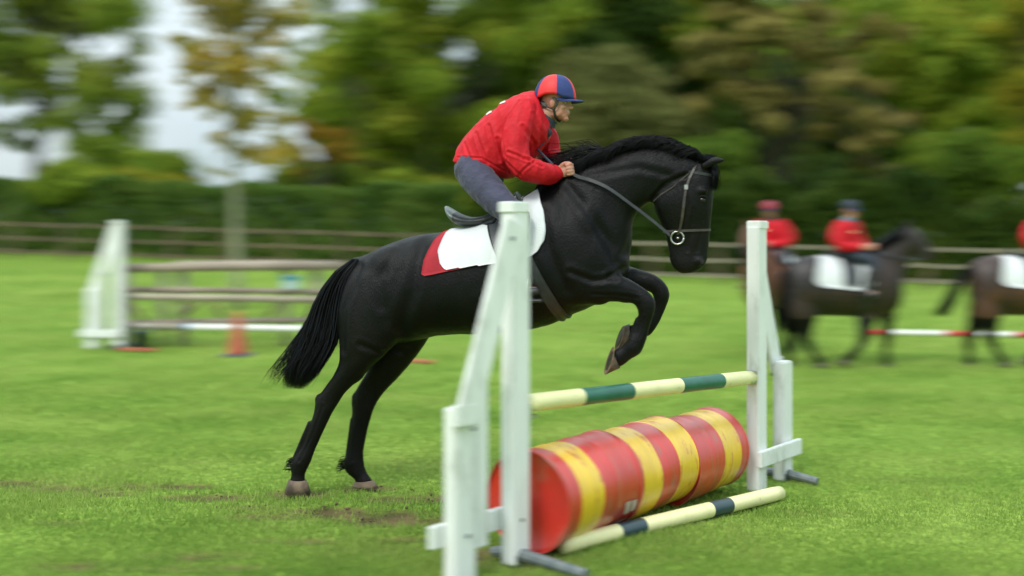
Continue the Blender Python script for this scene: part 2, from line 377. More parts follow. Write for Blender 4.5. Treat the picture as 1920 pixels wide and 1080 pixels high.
bp = N.new('ShaderNodeBump'); bp.inputs['Strength'].default_value = .6; bp.inputs['Distance'].default_value = .03; L.new(nzn(30, 8).outputs['Fac'], bp.inputs['Height']); L.new(bp.outputs[0], b.inputs['Normal'])
gm = np_mesh('ground', V, Fq, m); a_ = gm.attributes.new('dirt', 'FLOAT', 'POINT'); a_.data.foreach_set('value', (D * .95).astype(np.float32).ravel())
ground = obj_me('ground', gm); tag(ground, 'bright green mown riding field with muddy hoof scuffs', kind='structure')

# grass blades
def blades():
    def band(n, y0, y1, h, w):
        y = y0 * (y1 / y0) ** rng.random(n) if y0 > 0 else None
        x = (rng.random(n) * 2 - 1) * (.50 * y + .4); return y, x, np.full(n, h), np.full(n, w)
    bs = [band(230000, 5.2, 10.5, .030, .0042), band(120000, 10.5, 19, .034, .009), band(60000, 19, 36, .045, .02)]
    y = np.concatenate([q[0] for q in bs]); x = np.concatenate([q[1] for q in bs]); h = np.concatenate([q[2] for q in bs]); w = np.concatenate([q[3] for q in bs])
    keep = rng.random(len(x)) > np.clip(dirt(x, y) * (1 + .9 * wob(x, y)), 0, 1) * .96
    x, y, h, w = x[keep], y[keep], h[keep], w[keep]; n = len(x)
    h = h * (.5 + rng.random(n)) * (1 + .5 * np.clip(wob(x * .33 + 5, y * .33), -.6, 1))
    z = terr(x, y) - .004; a = rng.random(n) * math.tau; le = (rng.random((n, 2)) - .5) * 1.3 * h[:, None]
    V = np.empty((n, 3, 3)); dx, dy = np.cos(a) * w, np.sin(a) * w
    V[:, 0] = np.stack([x - dx, y - dy, z], -1); V[:, 1] = np.stack([x + dx, y + dy, z], -1); V[:, 2] = np.stack([x + le[:, 0], y + le[:, 1], z + h], -1)
    return V.reshape(-1, 3), np.arange(3 * n).reshape(-1, 3)
gmat = leaf_mat('grass_blade', [(0.1407, 0.2646, 0.044), (0.2079, 0.3349, 0.06), (0.2752, 0.3835, 0.0841), (0.3485, 0.4159, 0.116)], .35, .8)
bv, bf = blades(); grass = obj_me('grass', np_mesh('grass', bv, bf, gmat)); tag(grass, 'short bright green grass over the whole field', 'grass', kind='stuff')

cl = []
for _ in range(70):
    cx, cy, rx, ry, s_ = dirt_spots[int(rng.integers(5, 14))]; x = cx + rng.normal() * rx * .7; y = cy + rng.normal() * ry * 1.2; r_ = .004 + .009 * rng.random() ** 2
    e_ = ellipsoid((0, 0, 0), (r_ * 1.4, r_, r_ * .8), Matrix.Rotation(rng.random() * 3, 3, 'Z'), 4); e_ = (e_[0] * (1 + .25 * rng.normal(size=(len(e_[0]), 1))) + np.array((x, y, float(terr(x, y)) + r_ * .3)), e_[1]); cl.append(e_)
tag(obj('mud', join(*cl), mat('mud_clod', (.06, .042, .02), (.13, .09, .045), 30, .9, .5, 90), None, False), 'small mud clods kicked up round the hoof scuffs', 'mud', kind='stuff')

# ------------------------------------------------------------------ foliage
def leaves(lumps, n, size, flat=.0, fill=.55):
    """n leaf shaped faces through the outer part of every lump (x, y, z, rx, ry, rz)"""
    Lp = np.array(lumps, float); wgt = (Lp[:, 3] * Lp[:, 4] * Lp[:, 5]) ** (2 / 3); k = rng.choice(len(Lp), n, p=wgt / wgt.sum())
    d = rng.normal(size=(n, 3)); d /= np.linalg.norm(d, axis=1)[:, None]
    r = fill + (1.04 - fill) * rng.random(n) ** .6; r *= 1 + .13 * rng.normal(size=n)
    c = Lp[k, :3] + d * Lp[k, 3:] * r[:, None]
    nn = d * .6 + rng.normal(size=(n, 3)) * .6; nn[:, 2] += .35; nn /= np.linalg.norm(nn, axis=1)[:, None]
    a = np.cross(nn, rng.normal(size=(n, 3))); a /= np.linalg.norm(a, axis=1)[:, None]; b_ = np.cross(nn, a)
    s = size * (.55 + .9 * rng.random(n))[:, None]
    V = np.stack([c - a * s, c - b_ * s * .5 + nn * s * .12, c + a * s, c + b_ * s * .5 + nn * s * .12], 1).reshape(-1, 3)
    return V, np.arange(4 * n).reshape(-1, 4)
def crown_lumps(c, r, n, lr, shell=.75, seed=0, low=-.6):
    g = np.random.default_rng(seed); out = []
    while len(out) < n:
        d = g.normal(size=3); d /= np.linalg.norm(d)
        if d[2] < low: continue
        q = (shell + (1 - shell) * g.random()) if g.random() < .75 else g.random() * .7
        k = lr * (.6 + .8 * g.random())
        p = np.array(c) + d * np.array(r) * q
        out.append((*p, k, k, k * .72))
    return out
def tree(name, base, trunk_h, trunk_r, lumps, nleaf, size, lm, bark, label, cat='tree', group=None, lean=0, limbs=14, fill=.5, seed=1):
    g = np.random.default_rng(seed); bx, by = base; bz = float(terr(bx, by)) - .05; root = empty(name, (bx, by, bz)); tag(root, label, cat, group)
    off = (bx, by, bz); L_ = np.array(lumps); top = np.array((bx + lean, by, bz + trunk_h))
    P = [np.array((bx, by, bz - .3)) + (top - np.array((bx, by, bz - .3))) * t_ + np.array((math.sin(t_ * 5 + seed) * .02 * trunk_h * t_, 0, 0)) for t_ in np.linspace(0, 1, 9)]
    rr = [trunk_r * (1.35 if i == 0 else 1.0) * (1 - .8 * i / 8) for i in range(9)]
    gs = [tube(P, rr, 10)]
    for li in g.choice(len(L_), min(limbs, len(L_)), replace=False):
        e = L_[li, :3]; s_ = P[int(g.integers(3, 8))]; mid = (s_ + e) / 2 + np.array((0, 0, .12 * np.linalg.norm(e - s_)))
        q, r_ = resample([s_, mid, e], [trunk_r * .28, trunk_r * .17, trunk_r * .05], 4); gs.append(tube(q, r_, 6))
    obj('trunk', join(*gs), bark, root, off=off)
    lv, lf = leaves(lumps, nleaf, size, fill=fill); obj_me('crown', np_mesh('crown', lv - np.array(off), lf, lm, False), root)
    return root
G_LIGHT = leaf_mat('leaves_light_green', [(0.12, 0.2, 0.025), (0.2, 0.29, 0.035), (0.3, 0.36, 0.05), (0.4, 0.42, 0.075)], .4)
G_MID = leaf_mat('leaves_mid_green', [(0.0679, 0.1347, 0.0154), (0.132, 0.2279, 0.0204), (0.2449, 0.3109, 0.0258), (0.4147, 0.3885, 0.0412)], .3)
G_OLIVE = leaf_mat('leaves_olive', [(0.0814, 0.1587, 0.015), (0.1628, 0.2513, 0.0228), (0.2714, 0.3438, 0.0302), (0.4342, 0.4232, 0.0554)], .3)
G_GOLD = leaf_mat('leaves_olive_gold', [(0.0793, 0.0957, 0.0211), (0.1982, 0.1807, 0.0466), (0.337, 0.2869, 0.0805), (0.4956, 0.4038, 0.1376)], .3, .6)
G_DARK = leaf_mat('leaves_dark_green', [(0.0121, 0.0324, 0.0049), (0.0243, 0.0551, 0.0061), (0.0445, 0.081, 0.0086), (0.081, 0.1134, 0.0121)], .2)
G_BROWN = leaf_mat('leaves_brown_olive', [(0.0743, 0.0952, 0.0272), (0.1274, 0.1475, 0.0409), (0.1912, 0.2023, 0.0589), (0.2549, 0.2499, 0.0795)], .3)
G_ORANGE = leaf_mat('leaves_autumn', [(.22,.27,.06),(.34,.32,.06),(.46,.36,.06),(.50,.30,.045)], .4, 1.0)
G_YELLOW = leaf_mat('leaves_yellow_green', [(0.112, 0.168, 0.0168), (0.21, 0.252, 0.0252), (0.336, 0.308, 0.028), (0.448, 0.364, 0.028)], .4)
G_BRIGHT = leaf_mat('leaves_bright_green', [(0.0519, 0.0978, 0.0122), (0.1037, 0.1792, 0.0182), (0.1815, 0.2607, 0.0244), (0.2852, 0.3258, 0.0365)], .35)
G_RED = leaf_mat('leaves_red_tinged', [(0.039, 0.091, 0.0104), (0.078, 0.117, 0.013), (0.169, 0.0975, 0.026), (0.208, 0.065, 0.026)], .3, .9)
G_HEDGE = leaf_mat('leaves_hedge', [(0.0413, 0.092, 0.0168), (0.0708, 0.138, 0.0224), (0.118, 0.1898, 0.0308), (0.1888, 0.2415, 0.049)], .25, .8)

def wx(px, d): return (px - CX) / F * d
def wz(py, d): return CH - (py - HY) / F * d
def lump_at(px, py, d, rp, dy=0): r = rp / F * d; return (wx(px, d), d + dy, wz(py, d), r, r, r * .8)

# young autumn tree in front of the fence
g_ = gpt(445, 580)
L_ = []
g2 = np.random.default_rng(11)
for px, py, rp in [(440, 60, 60), (400, 30, 50), (480, 20, 45), (380, 110, 40), (430, 130, 45), (500, 50, 45), (360, 60, 30), (520, 110, 28), (400, 170, 35), (460, 170, 36), (380, 200, 24), (430, 215, 28), (490, 230, 36), (520, 265, 30), (470, 285, 30), (415, 265, 18), (450, -30, 60), (500, -60, 50), (390, -50, 50), (440, -110, 60), (410, -170, 40), (545, 20, 26), (545, 300, 22), (410, 320, 12), (355, 140, 20)]:
    for _ in range(3):
        L_.append(lump_at(px + g2.normal() * rp * .6, py + g2.normal() * rp * .5, g_[1], rp * (.5 + .5 * g2.random()), g2.normal() * .5))
tree('autumn_tree', (g_[0], g_[1]), 8.6, .105, L_, 12000, .062, G_ORANGE, M['bark_pale'], 'slender young tree with pale trunk and sparse orange autumn leaves behind the rustic jump', limbs=40, fill=0., seed=3)

# hedge behind the paddock rail
def hedge(name, x0, x1, yfun, h, depth, n, size, lm, label, hb=.25):
    xc = x0 + (x1 - x0) * rng.random(n); u = rng.random(n)
    top = h * (1 + hb * .5 * np.sin(xc * .9 + 1) * np.sin(xc * .37) + hb * .25 * np.sin(xc * 2.7) + hb * .12 * np.sin(xc * 7.1))
    yy = yfun(xc) + depth * (rng.random(n) ** 1.6); bz = terr(xc, yy); face = rng.random(n) < .25
    z = bz + top * np.where(face, .9 + .14 * rng.random(n), u); yb = .15 * np.sin(xc * 3.3 + z * 2.1) * np.sin(z * 3 + xc)
    c = np.stack([xc, yy + yb, z], -1)
    nn = rng.normal(size=(n, 3)) * .6 + np.array((0, -.5, .4)); nn /= np.linalg.norm(nn, axis=1)[:, None]
    a = np.cross(nn, rng.normal(size=(n, 3))); a /= np.linalg.norm(a, axis=1)[:, None]; b_ = np.cross(nn, a); s = size * (.6 + .8 * rng.random(n))[:, None]
    V = np.stack([c - a * s, c - b_ * s * .5, c + a * s, c + b_ * s * .5], 1).reshape(-1, 3)
    ox = (x0 + x1) / 2; off = np.array((ox, float(yfun(np.array([ox]))[0]), float(terr(ox, 36))))
    root = empty(name, off); tag(root, label, 'hedge')
    obj_me('foliage', np_mesh('foliage', V - off, np.arange(4 * n).reshape(-1, 4), lm, False), root)
    st = []
    for k in range(int((x1 - x0) / .8)):
        x = x0 + k * .8 + rng.random() * .4; y = float(yfun(np.array([x]))[0]) + depth * .6; z0 = float(terr(x, y)) - .1
        st.append(tube([(x, y, z0), (x + .1, y + .1, z0 + h * .5), (x - .05, y, z0 + h * .85)], [.05, .035, .012], 5))
    obj('stems', join(*st), M['bark_dark'], root, off=off)
fence_y = lambda x: 31.6 - .198 * x
hedge('hedge', -21, -1.6, lambda x: fence_y(x) + 1.6, 2.45, 1.8, 70000, .085, G_HEDGE, 'long clipped dark green hedge behind the rail fence below the pale sky', .12)
hedge('hedge', -1.2, 17, lambda x: fence_y(x) + 2.2, 2.6, 2.0, 60000, .085, G_DARK, 'shaggy near-black hedge behind the rail fence and the waiting riders', .5)

T = []
# far left light green tree, thin, sky showing through
d = 40
Lp = []
for px, py, rp in [(20, 30, 70), (90, 20, 60), (170, 20, 60), (220, 60, 45), (20, 110, 55), (170, 110, 55), (215, 150, 45), (110, 90, 35), (15, 190, 40), (180, 200, 50), (230, 215, 30), (120, 160, 30), (60, -50, 90), (180, -60, 80), (-60, 60, 80), (-80, 180, 70), (240, 20, 30), (200, 260, 36), (15, 255, 30), (100, 235, 22), (-90, -60, 100), (60, -160, 100), (160, -150, 70), (200, 180, 50), (225, 270, 34), (180, 150, 50), (60, 140, 34), (20, 260, 30), (70, 190, 26), (240, 110, 34), (150, 250, 26), (-20, 120, 50)]:
    for _ in range(3): Lp.append(lump_at(px + rng.normal() * rp * .4, py + rng.normal() * rp * .5, d, rp * (.5 + .5 * rng.random()), rng.normal() * 1.2))
tree('tall_tree', (wx(60, d), d), 11, .28, Lp, 56000, .10, G_LIGHT, M['bark_dark'], 'tall light green tree with a dark forked trunk and sky gaps beyond the hedge end', lean=.5, fill=.2, limbs=26, seed=5)
# two round crowned trees far off
for px, py, w, h, s, lm, lab in [(205, 335, 100, 78, 21, G_OLIVE, 'round olive green tree, the larger of two far domes above the hedge'), (312, 345, 48, 48, 22, G_MID, 'small round green tree beside the bigger dome in the sky gap')]:
    d = 58; c = (wx(px, d), d, wz(py, d)); r = (w / F * d, 2.2, h / F * d)
    tree('round_tree', (c[0], d), c[2] - 1, .2, crown_lumps(c, r, 60, .8, seed=s), 11000, .15, lm, M['bark_dark'], lab, fill=.35, seed=s)
# low yellow green shrubs above the hedge
for px, py, rp, s, lm, lab in [(130, 352, 75, 31, G_OLIVE, 'low olive shrub peeping over the hedge under the tall tree'), (290, 356, 60, 32, G_YELLOW, 'low yellow-green shrub peeping over the hedge beside the autumn trunk'), (600, 345, 90, 33, G_BRIGHT, 'low bright green shrub over the hedge beneath the orange leaves')]:
    d = 37; c = (wx(px, d), d, wz(py, d)); tree('shrub', (c[0], d), c[2] - 1.2, .06, crown_lumps(c, (rp / F * d, .9, .55), 26, .42, seed=s), 9000, .09, lm, M['bark_dark'], lab, 'shrub', fill=.3, seed=s)
# orange leaved small tree
d = 35.5
Lp = []
for px, py, rp in [(590, 250, 30), (620, 265, 26), (645, 290, 34), (600, 300, 26), (560, 280, 30), (520, 290, 26), (570, 235, 18), (640, 245, 16), (560, 315, 24), (660, 305, 20)]:
    for _ in range(2): Lp.append(lump_at(px + rng.normal() * rp * .3, py + rng.normal() * rp * .3, d, rp * .55, rng.normal() * .3))
tree('maple_sapling', (wx(600, d), d), 3.6, .07, Lp, 3200, .10, leaf_mat('leaves_orange', [(0.128, 0.114, 0.024), (0.24, 0.171, 0.024), (0.336, 0.209, 0.024), (0.336, 0.1235, 0.0144)], .4, 1.2), M['bark_dark'], 'small tree with glowing orange leaves in front of the big green tree', fill=.2, seed=8)
# big central tree
d = 46
Lp = []
for px, py, rp in [(640, 150, 80), (700, 90, 70), (760, 150, 90), (620, 230, 70), (700, 240, 90), (790, 260, 90), (860, 180, 80), (740, 40, 60), (830, 70, 80), (900, 40, 80), (960, 120, 80), (880, 300, 80), (960, 260, 90), (570, 190, 45), (560, 100, 26), (590, 320, 60), (680, 330, 80), (780, 350, 80), (900, 370, 90), (800, 10, 50), (940, -20, 80), (1010, 60, 80), (640, 60, 30), (700, 20, 28), (860, -60, 80), (760, -70, 60), (600, 40, 20)]:
    for _ in range(3): Lp.append(lump_at(px + rng.normal() * rp * .4, py + rng.normal() * rp * .4, d, rp * .52, rng.normal() * 1.8))
tree('oak_tree', (wx(790, d), d + 1.5), 9.5, .34, Lp, 56000, .14, G_OLIVE, M['bark_dark'], 'broad olive green tree filling the middle behind the red-jacketed rider', fill=.3, limbs=30, seed=9)
# pale thin tree top left of the big tree
d = 52
Lp = [lump_at(px + rng.normal() * 14, py + rng.normal() * 14, d, rp, rng.normal()) for px, py, rp in [(620, 20, 22), (660, 40, 20), (700, 10, 26), (740, 30, 20), (680, -30, 40), (600, -40, 40), (640, 90, 18), (580, 60, 14), (620, -60, 40), (590, 110, 18), (760, -20, 30)] for _ in range(2)]
tree('birch_tree', (wx(670, d), d), 13, .14, Lp, 4200, .12, G_LIGHT, M['bark_dark'], 'thin pale tree top against the sky just right of the autumn tree', fill=.1, limbs=22, seed=14)
# dark trees behind, middle
for px, py, w, h, d, s, lm, n, lab in [
    (1080, 80, 190, 170, 60, 41, G_DARK, 24000, 'tall dark green tree behind the horse rider, upper middle'),
    (1010, 330, 150, 150, 62, 42, G_MID, 14000, 'green tree deep behind the rider between oak and brown bush'),
    (1250, 40, 170, 150, 62, 43, G_MID, 22000, 'tall deep green tree left of the olive-gold tree'),
    (1500, 300, 170, 180, 58, 44, G_DARK, 22000, 'near-black tree under the olive-gold crown'),
    (1760, 180, 230, 260, 60, 45, G_MID, 30000, 'large deep green tree behind the yellow-topped tree'),
    (1330, 300, 150, 200, 64, 46, G_DARK, 16000, 'near-black tree behind the horse head'),
    (1980, 60, 150, 260, 62, 47, G_MID, 12000, 'deep green tree cut by the frame edge behind the yellow leaves'),
    (1500, 150, 130, 120, 61, 40, G_MID, 16000, 'deep green tree top closing the gaps behind the olive-gold crown'),
    (730, 275, 90, 70, 60, 39, G_OLIVE, 12000, 'olive tree low behind the oak and the orange sapling'),
    (700, 170, 110, 120, 58, 49, G_OLIVE, 16000, 'olive tree top filling the middle of the oak from behind'),
    (900, 300, 160, 170, 66, 48, G_DARK, 14000, 'near-black tree seen through the olive tree branches')]:
    c = (wx(px, d), d, wz(py, d)); r = (w / F * d, 3.5, h / F * d)
    tree('woodland_tree', (c[0], d), max(c[2], 5), .35, crown_lumps(c, r, 80, 1.35, seed=s), n, .24, lm, M['bark_dark'], lab, group='dark trees at the back of the wood', fill=.3, seed=s)
# brown olive mass
d = 44
c = (wx(1150, d), d, wz(270, d)); L_ = crown_lumps(c, (150 / F * d, 2.6, 165 / F * d), 80, .95, seed=51) + crown_lumps((wx(1120, d), d, wz(190, d)), (90 / F * d, 2, 90 / F * d), 30, .8, seed=52)
tree('hazel_tree', (c[0], d), 4.5, .25, L_, 30000, .13, G_BROWN, M['bark_dark'], 'domed brownish olive tree between the rider helmet and the horse head', fill=.35, seed=51)
# green bush behind horse head
d = 36.5
c = (wx(1335, d), d, wz(345, d)); tree('green_bush', (c[0], d), 2.8, .1, crown_lumps(c, (88 / F * d, 1.2, 95 / F * d), 44, .55, seed=61), 17000, .10, G_BRIGHT, M['bark_dark'], 'bright green rounded bush right behind the black horse head', 'bush', fill=.35, seed=61)
# olive gold tree
d = 41
Lp = []
for px, py, rp in [(1330, 60, 50), (1400, 30, 60), (1320, 130, 45), (1380, 110, 50), (1450, 90, 55), (1520, 50, 60), (1340, 190, 45), (1420, 170, 50), (1500, 150, 55), (1570, 120, 50), (1440, 240, 45), (1520, 220, 50), (1590, 200, 45), (1480, 20, 50), (1560, -10, 60), (1380, -30, 60), (1630, 60, 50), (1610, 270, 40), (1650, 160, 40), (1470, -60, 60), (1650, 330, 50), (1690, 250, 40)]:
    for _ in range(4): Lp.append(lump_at(px + rng.normal() * rp * .55, py + rng.normal() * rp * .5, d, rp * .40, rng.normal() * 1.3))
tree('sweet_chestnut_tree', (wx(1480, d), d + 1.5), 8.5, .3, Lp, 48000, .135, G_GOLD, M['bark_dark'], 'large olive-gold tree in clumpy tufts at the upper right', fill=.25, limbs=34, seed=10)
# right hand trees
d = 43
L_ = crown_lumps((wx(1760, d), d, wz(150, d)), (130 / F * d, 2.4, 190 / F * d), 70, .85, seed=71)
tree('lime_tree', (wx(1770, d), d), 8, .3, L_, 26000, .13, G_OLIVE, M['bark_dark'], 'mid green tree with soft olive leaves right of the olive-gold tree', fill=.3, seed=71)
d = 38
Lp = [lump_at(px + rng.normal() * 12, py + rng.normal() * 16, d, rp, rng.normal() * .6) for px, py, rp in [(1905, 40, 40), (1930, 110, 40), (1900, 150, 26), (1940, 200, 50), (1890, 10, 24), (1960, 0, 60), (1925, 260, 34), (1975, 150, 60), (1860, 60, 18)] for _ in range(3)]
tree('field_maple_tree', (wx(1950, d), d), 7.5, .2, Lp, 9000, .115, G_YELLOW, M['bark_dark'], 'yellow-green tree at the far right edge of the wood', fill=.2, seed=72)
d = 37
c = (wx(1800, d), d, wz(330, d)); tree('green_bush', (c[0], d), 3, .1, crown_lumps(c, (150 / F * d, 1.3, 75 / F * d), 60, .55, seed=81), 22000, .10, G_BRIGHT, M['bark_dark'], 'wide bright green bush above the fence at the right', 'bush', fill=.35, seed=81)
c = (wx(1700, 36), 36, wz(350, 36)); tree('dogwood_bush', (c[0], 36), 2.4, .08, crown_lumps(c, (42 / F * 36, .7, 32 / F * 36), 22, .32, seed=82), 4200, .09, G_RED, M['bark_dark'], 'small bush with reddish leaves in front of the wide green bush', 'bush', fill=.3, seed=82)
d = 50
c = (wx(1560, d), d, wz(390, d)); tree('holly_bush', (c[0], d), 3.4, .1, crown_lumps(c, (200 / F * d, 2.0, 85 / F * d), 70, .9, seed=83), 20000, .13, G_DARK, M['bark_dark'], 'near-black bush above the two waiting riders', 'bush', fill=.4, seed=83)
# far wood that closes the view behind the trees
Lp = []
for k in range(200):
    x = -4 + rng.random() * 55; Lp.append((x, 78 + rng.random() * 8, 2 + rng.random() * 22, 3, 2.2, 2.6))
lv, lf = leaves(Lp, 42000, .42, fill=.3); fw = obj_me('far_wood', np_mesh('far_wood', lv, lf, G_MID, False)); tag(fw, 'dark far-off wood closing the gaps between the trees', 'wood', kind='stuff')

# ------------------------------------------------------------------ paddock rail fence
def rail_fence():
    root = empty('rail_fence', (0, fence_y(0), float(terr(0, fence_y(0))))); off = np.array(root.location)
    tag(root, 'long post and rail fence of weathered timber along the far hedge', 'fence')
    xsn = np.arange(-20, 17.5, 1.85); rail_me = {}
    for i, x in enumerate(xsn):
        y = fence_y(x); z = float(terr(x, y))
        obj('post', plank((x, y + .06, z - .3), (x + random.uniform(-.02, .02), y + .06, z + 1.16), .085, .08, (1, 0, 0), .008), M['wood_old'], root, False, off=off)
        if i + 1 < len(xsn):
            x2 = xsn[i + 1]; y2 = fence_y(x2); z2 = float(terr(x2, y2))
            for h in (1.12, .67, .24):
                j = random.uniform(-.012, .012)
                obj('rail', plank((x + .005, y - .02, z + h + j), (x2 - .005, y2 - .02, z2 + h + j), .062, .03, bev=.004), M['wood_pale'] if x > 2 else M['wood_old'], root, False, off=off)
rail_fence()

# ------------------------------------------------------------------ white jump wings
def wing(loc, ang, label, group=None, mirror=1, slats=True, feet=(0.0,), back=.16, front=.45, h=1.98):
    """inner post at loc, the wing runs along local +x"""
    z = float(terr(loc[0], loc[1])); root = empty('jump_wing', (loc[0], loc[1], z), ang); tag(root, label, 'jump stand', group)
    W = M['paint_white']
    obj('post', box(-.072, .072, -.05, .05, .0, h, .01), W, root, False)
    obj('post_cap', box(-.06, .085, -.057, .057, h - .02, h + .045, .008), W, root, False)
    obj('sloping_board', plank((.085, -.068 * mirror, h - .07), (.465, -.068 * mirror, .88), .165, .03, (1, 0, .4), .006), W, root, False)
    obj('board_end', box(.40, .56, -.085, -.047, .84, .955, .006) if mirror == 1 else box(.40, .56, .047, .085, .84, .955, .006), W, root, False)
    obj('outer_post', box(.362, .525, -.045, .045, .0, .93, .01), W, root, False)
    for a, b_, t_ in (((.255, .352, 1.20),) if slats else ()):
        obj('slat', box(a, b_, -.03, .03, .16, t_, .006), W, root, False)
    obj('lower_rail', box(-.10, .60, .052 if mirror == 1 else -.088, .088 if mirror == 1 else -.052, .19, .31, .006), W, root, False)
    for bx_, bz_ in ((.43, .25), (0, .25), (.43, .82), (.12, h - .16)):
        yy_ = .045 if bz_ < .5 or mirror == 1 else .084
        obj('bolt', tube([(bx_, -.086 if mirror == 1 else yy_, bz_), (bx_, -.092 if mirror == 1 else yy_ + .008, bz_)], [.014, .012], 10), M['galv'], root, False)
    if feet:
        for x in feet:
            obj('foot', join(tube([(x, -.05 - front, .03), (x, -.05, .055)], [.030, .036], 10), tube([(x, .05, .055), (x, .05 + back, .04)], [.036, .030], 10), box(x - .05, x + .05, -.05, .05, -.01, .06)), M['galv'], root, False)
    return root
A = np.array((.02, 5.98)); B = np.array((1.84, 8.02))
axd = (B - A) / np.linalg.norm(B - A); jang = math.atan2(axd[1], axd[0])
w1 = wing(A, jang + math.pi, 'big white jump stand nearest the camera, partly hiding the saddle', 'white wing stands of the main jump', mirror=-1, back=.45, front=.12)
w2 = wing(B, jang + R(2), 'white jump stand at the far right end of the striped barrels', 'white wing stands of the main jump', mirror=-1, slats=False, feet=(.43,), front=.24)
w3g = gpt(222, 655)
w3 = wing((w3g[0], w3g[1]), math.pi - R(8), 'white jump stand at the left beside the old rustic rails', None)

def striped_pole(name, a, b, rad, stops, mats, label, parent=None, sag=0, cat='pole', group=None):
    """stops = fractions where the colour changes"""
    a, b = np.array(a), np.array(b); L = np.linalg.norm(b - a); root_loc = (a + b) / 2
    ts = sorted(set([0, 1] + list(stops) + list(np.linspace(0, 1, 25)))); n = 20
    d = Vector(b - a).normalized(); s = d.cross(Vector((0, 0, 1))).normalized(); u = s.cross(d); rings = []
    for t_ in ts:
        c = a + (b - a) * t_ - np.array((0, 0, sag * math.sin(math.pi * t_))) - root_loc; rr = rad * (1 if 0 < t_ < 1 else .93)
        rings.append(np.array([c + np.array(s) * math.cos(2 * math.pi * k / n) * rr + np.array(u) * math.sin(2 * math.pi * k / n) * rr for k in range(n)]))
    g = loft(rings); idx = []
    for i in range(len(ts) - 1):
        q = sum(1 for x in stops if x <= (ts[i] + ts[i + 1]) / 2) % len(mats); idx += [q] * n
    idx += [0, sum(1 for x in stops if x < 1) % len(mats)]
    o = obj(name, g, mats, None, True, idx); o.location = root_loc
    tag(o, label, cat, group); return o
def frac_for_px(a, b, px):
    lo, hi = 0., 1.
    for _ in range(40):
        m_ = (lo + hi) / 2; p = a + (b - a) * m_; x = CX + p[0] / p[1] * F
        if x < px: lo = m_
        else: hi = m_
    return lo
nrm = np.array((axd[1], -axd[0]))          # toward the landing side
pa = np.array((*(A + axd * .09), .885)); pb = np.array((*(B - axd * .07), .775))
striped_pole('jump_pole', pa, pb, .052, [frac_for_px(pa, pb, x) for x in (1087, 1180, 1272, 1350)], [M['pole_cream'], M['pole_green']], 'cream and dark green striped pole resting across the main jump')
ga = gpt(1052, 1040); gb_ = gpt(1462, 937); ga[2] += .05; gb_[2] += .05
striped_pole('ground_pole', ga, gb_, .052, [frac_for_px(ga, gb_, x) for x in (1157, 1204, 1330, 1366)], [M['pole_cream'], M['pole_navy']], 'cream pole with two dark bands lying on the grass before the barrels')
for w_, x_, zz in ((w1, -.078, .835), (w2, -.078, .855 - .0)):
    obj('pole_cup', join(box(x_ - .018, x_ + .012, -.04, .04, zz - .05, zz + .05, .004), box(x_ - .075, x_ - .018, -.04, .04, zz - .035, zz - .018, .003)), M['steel'], w_, False)

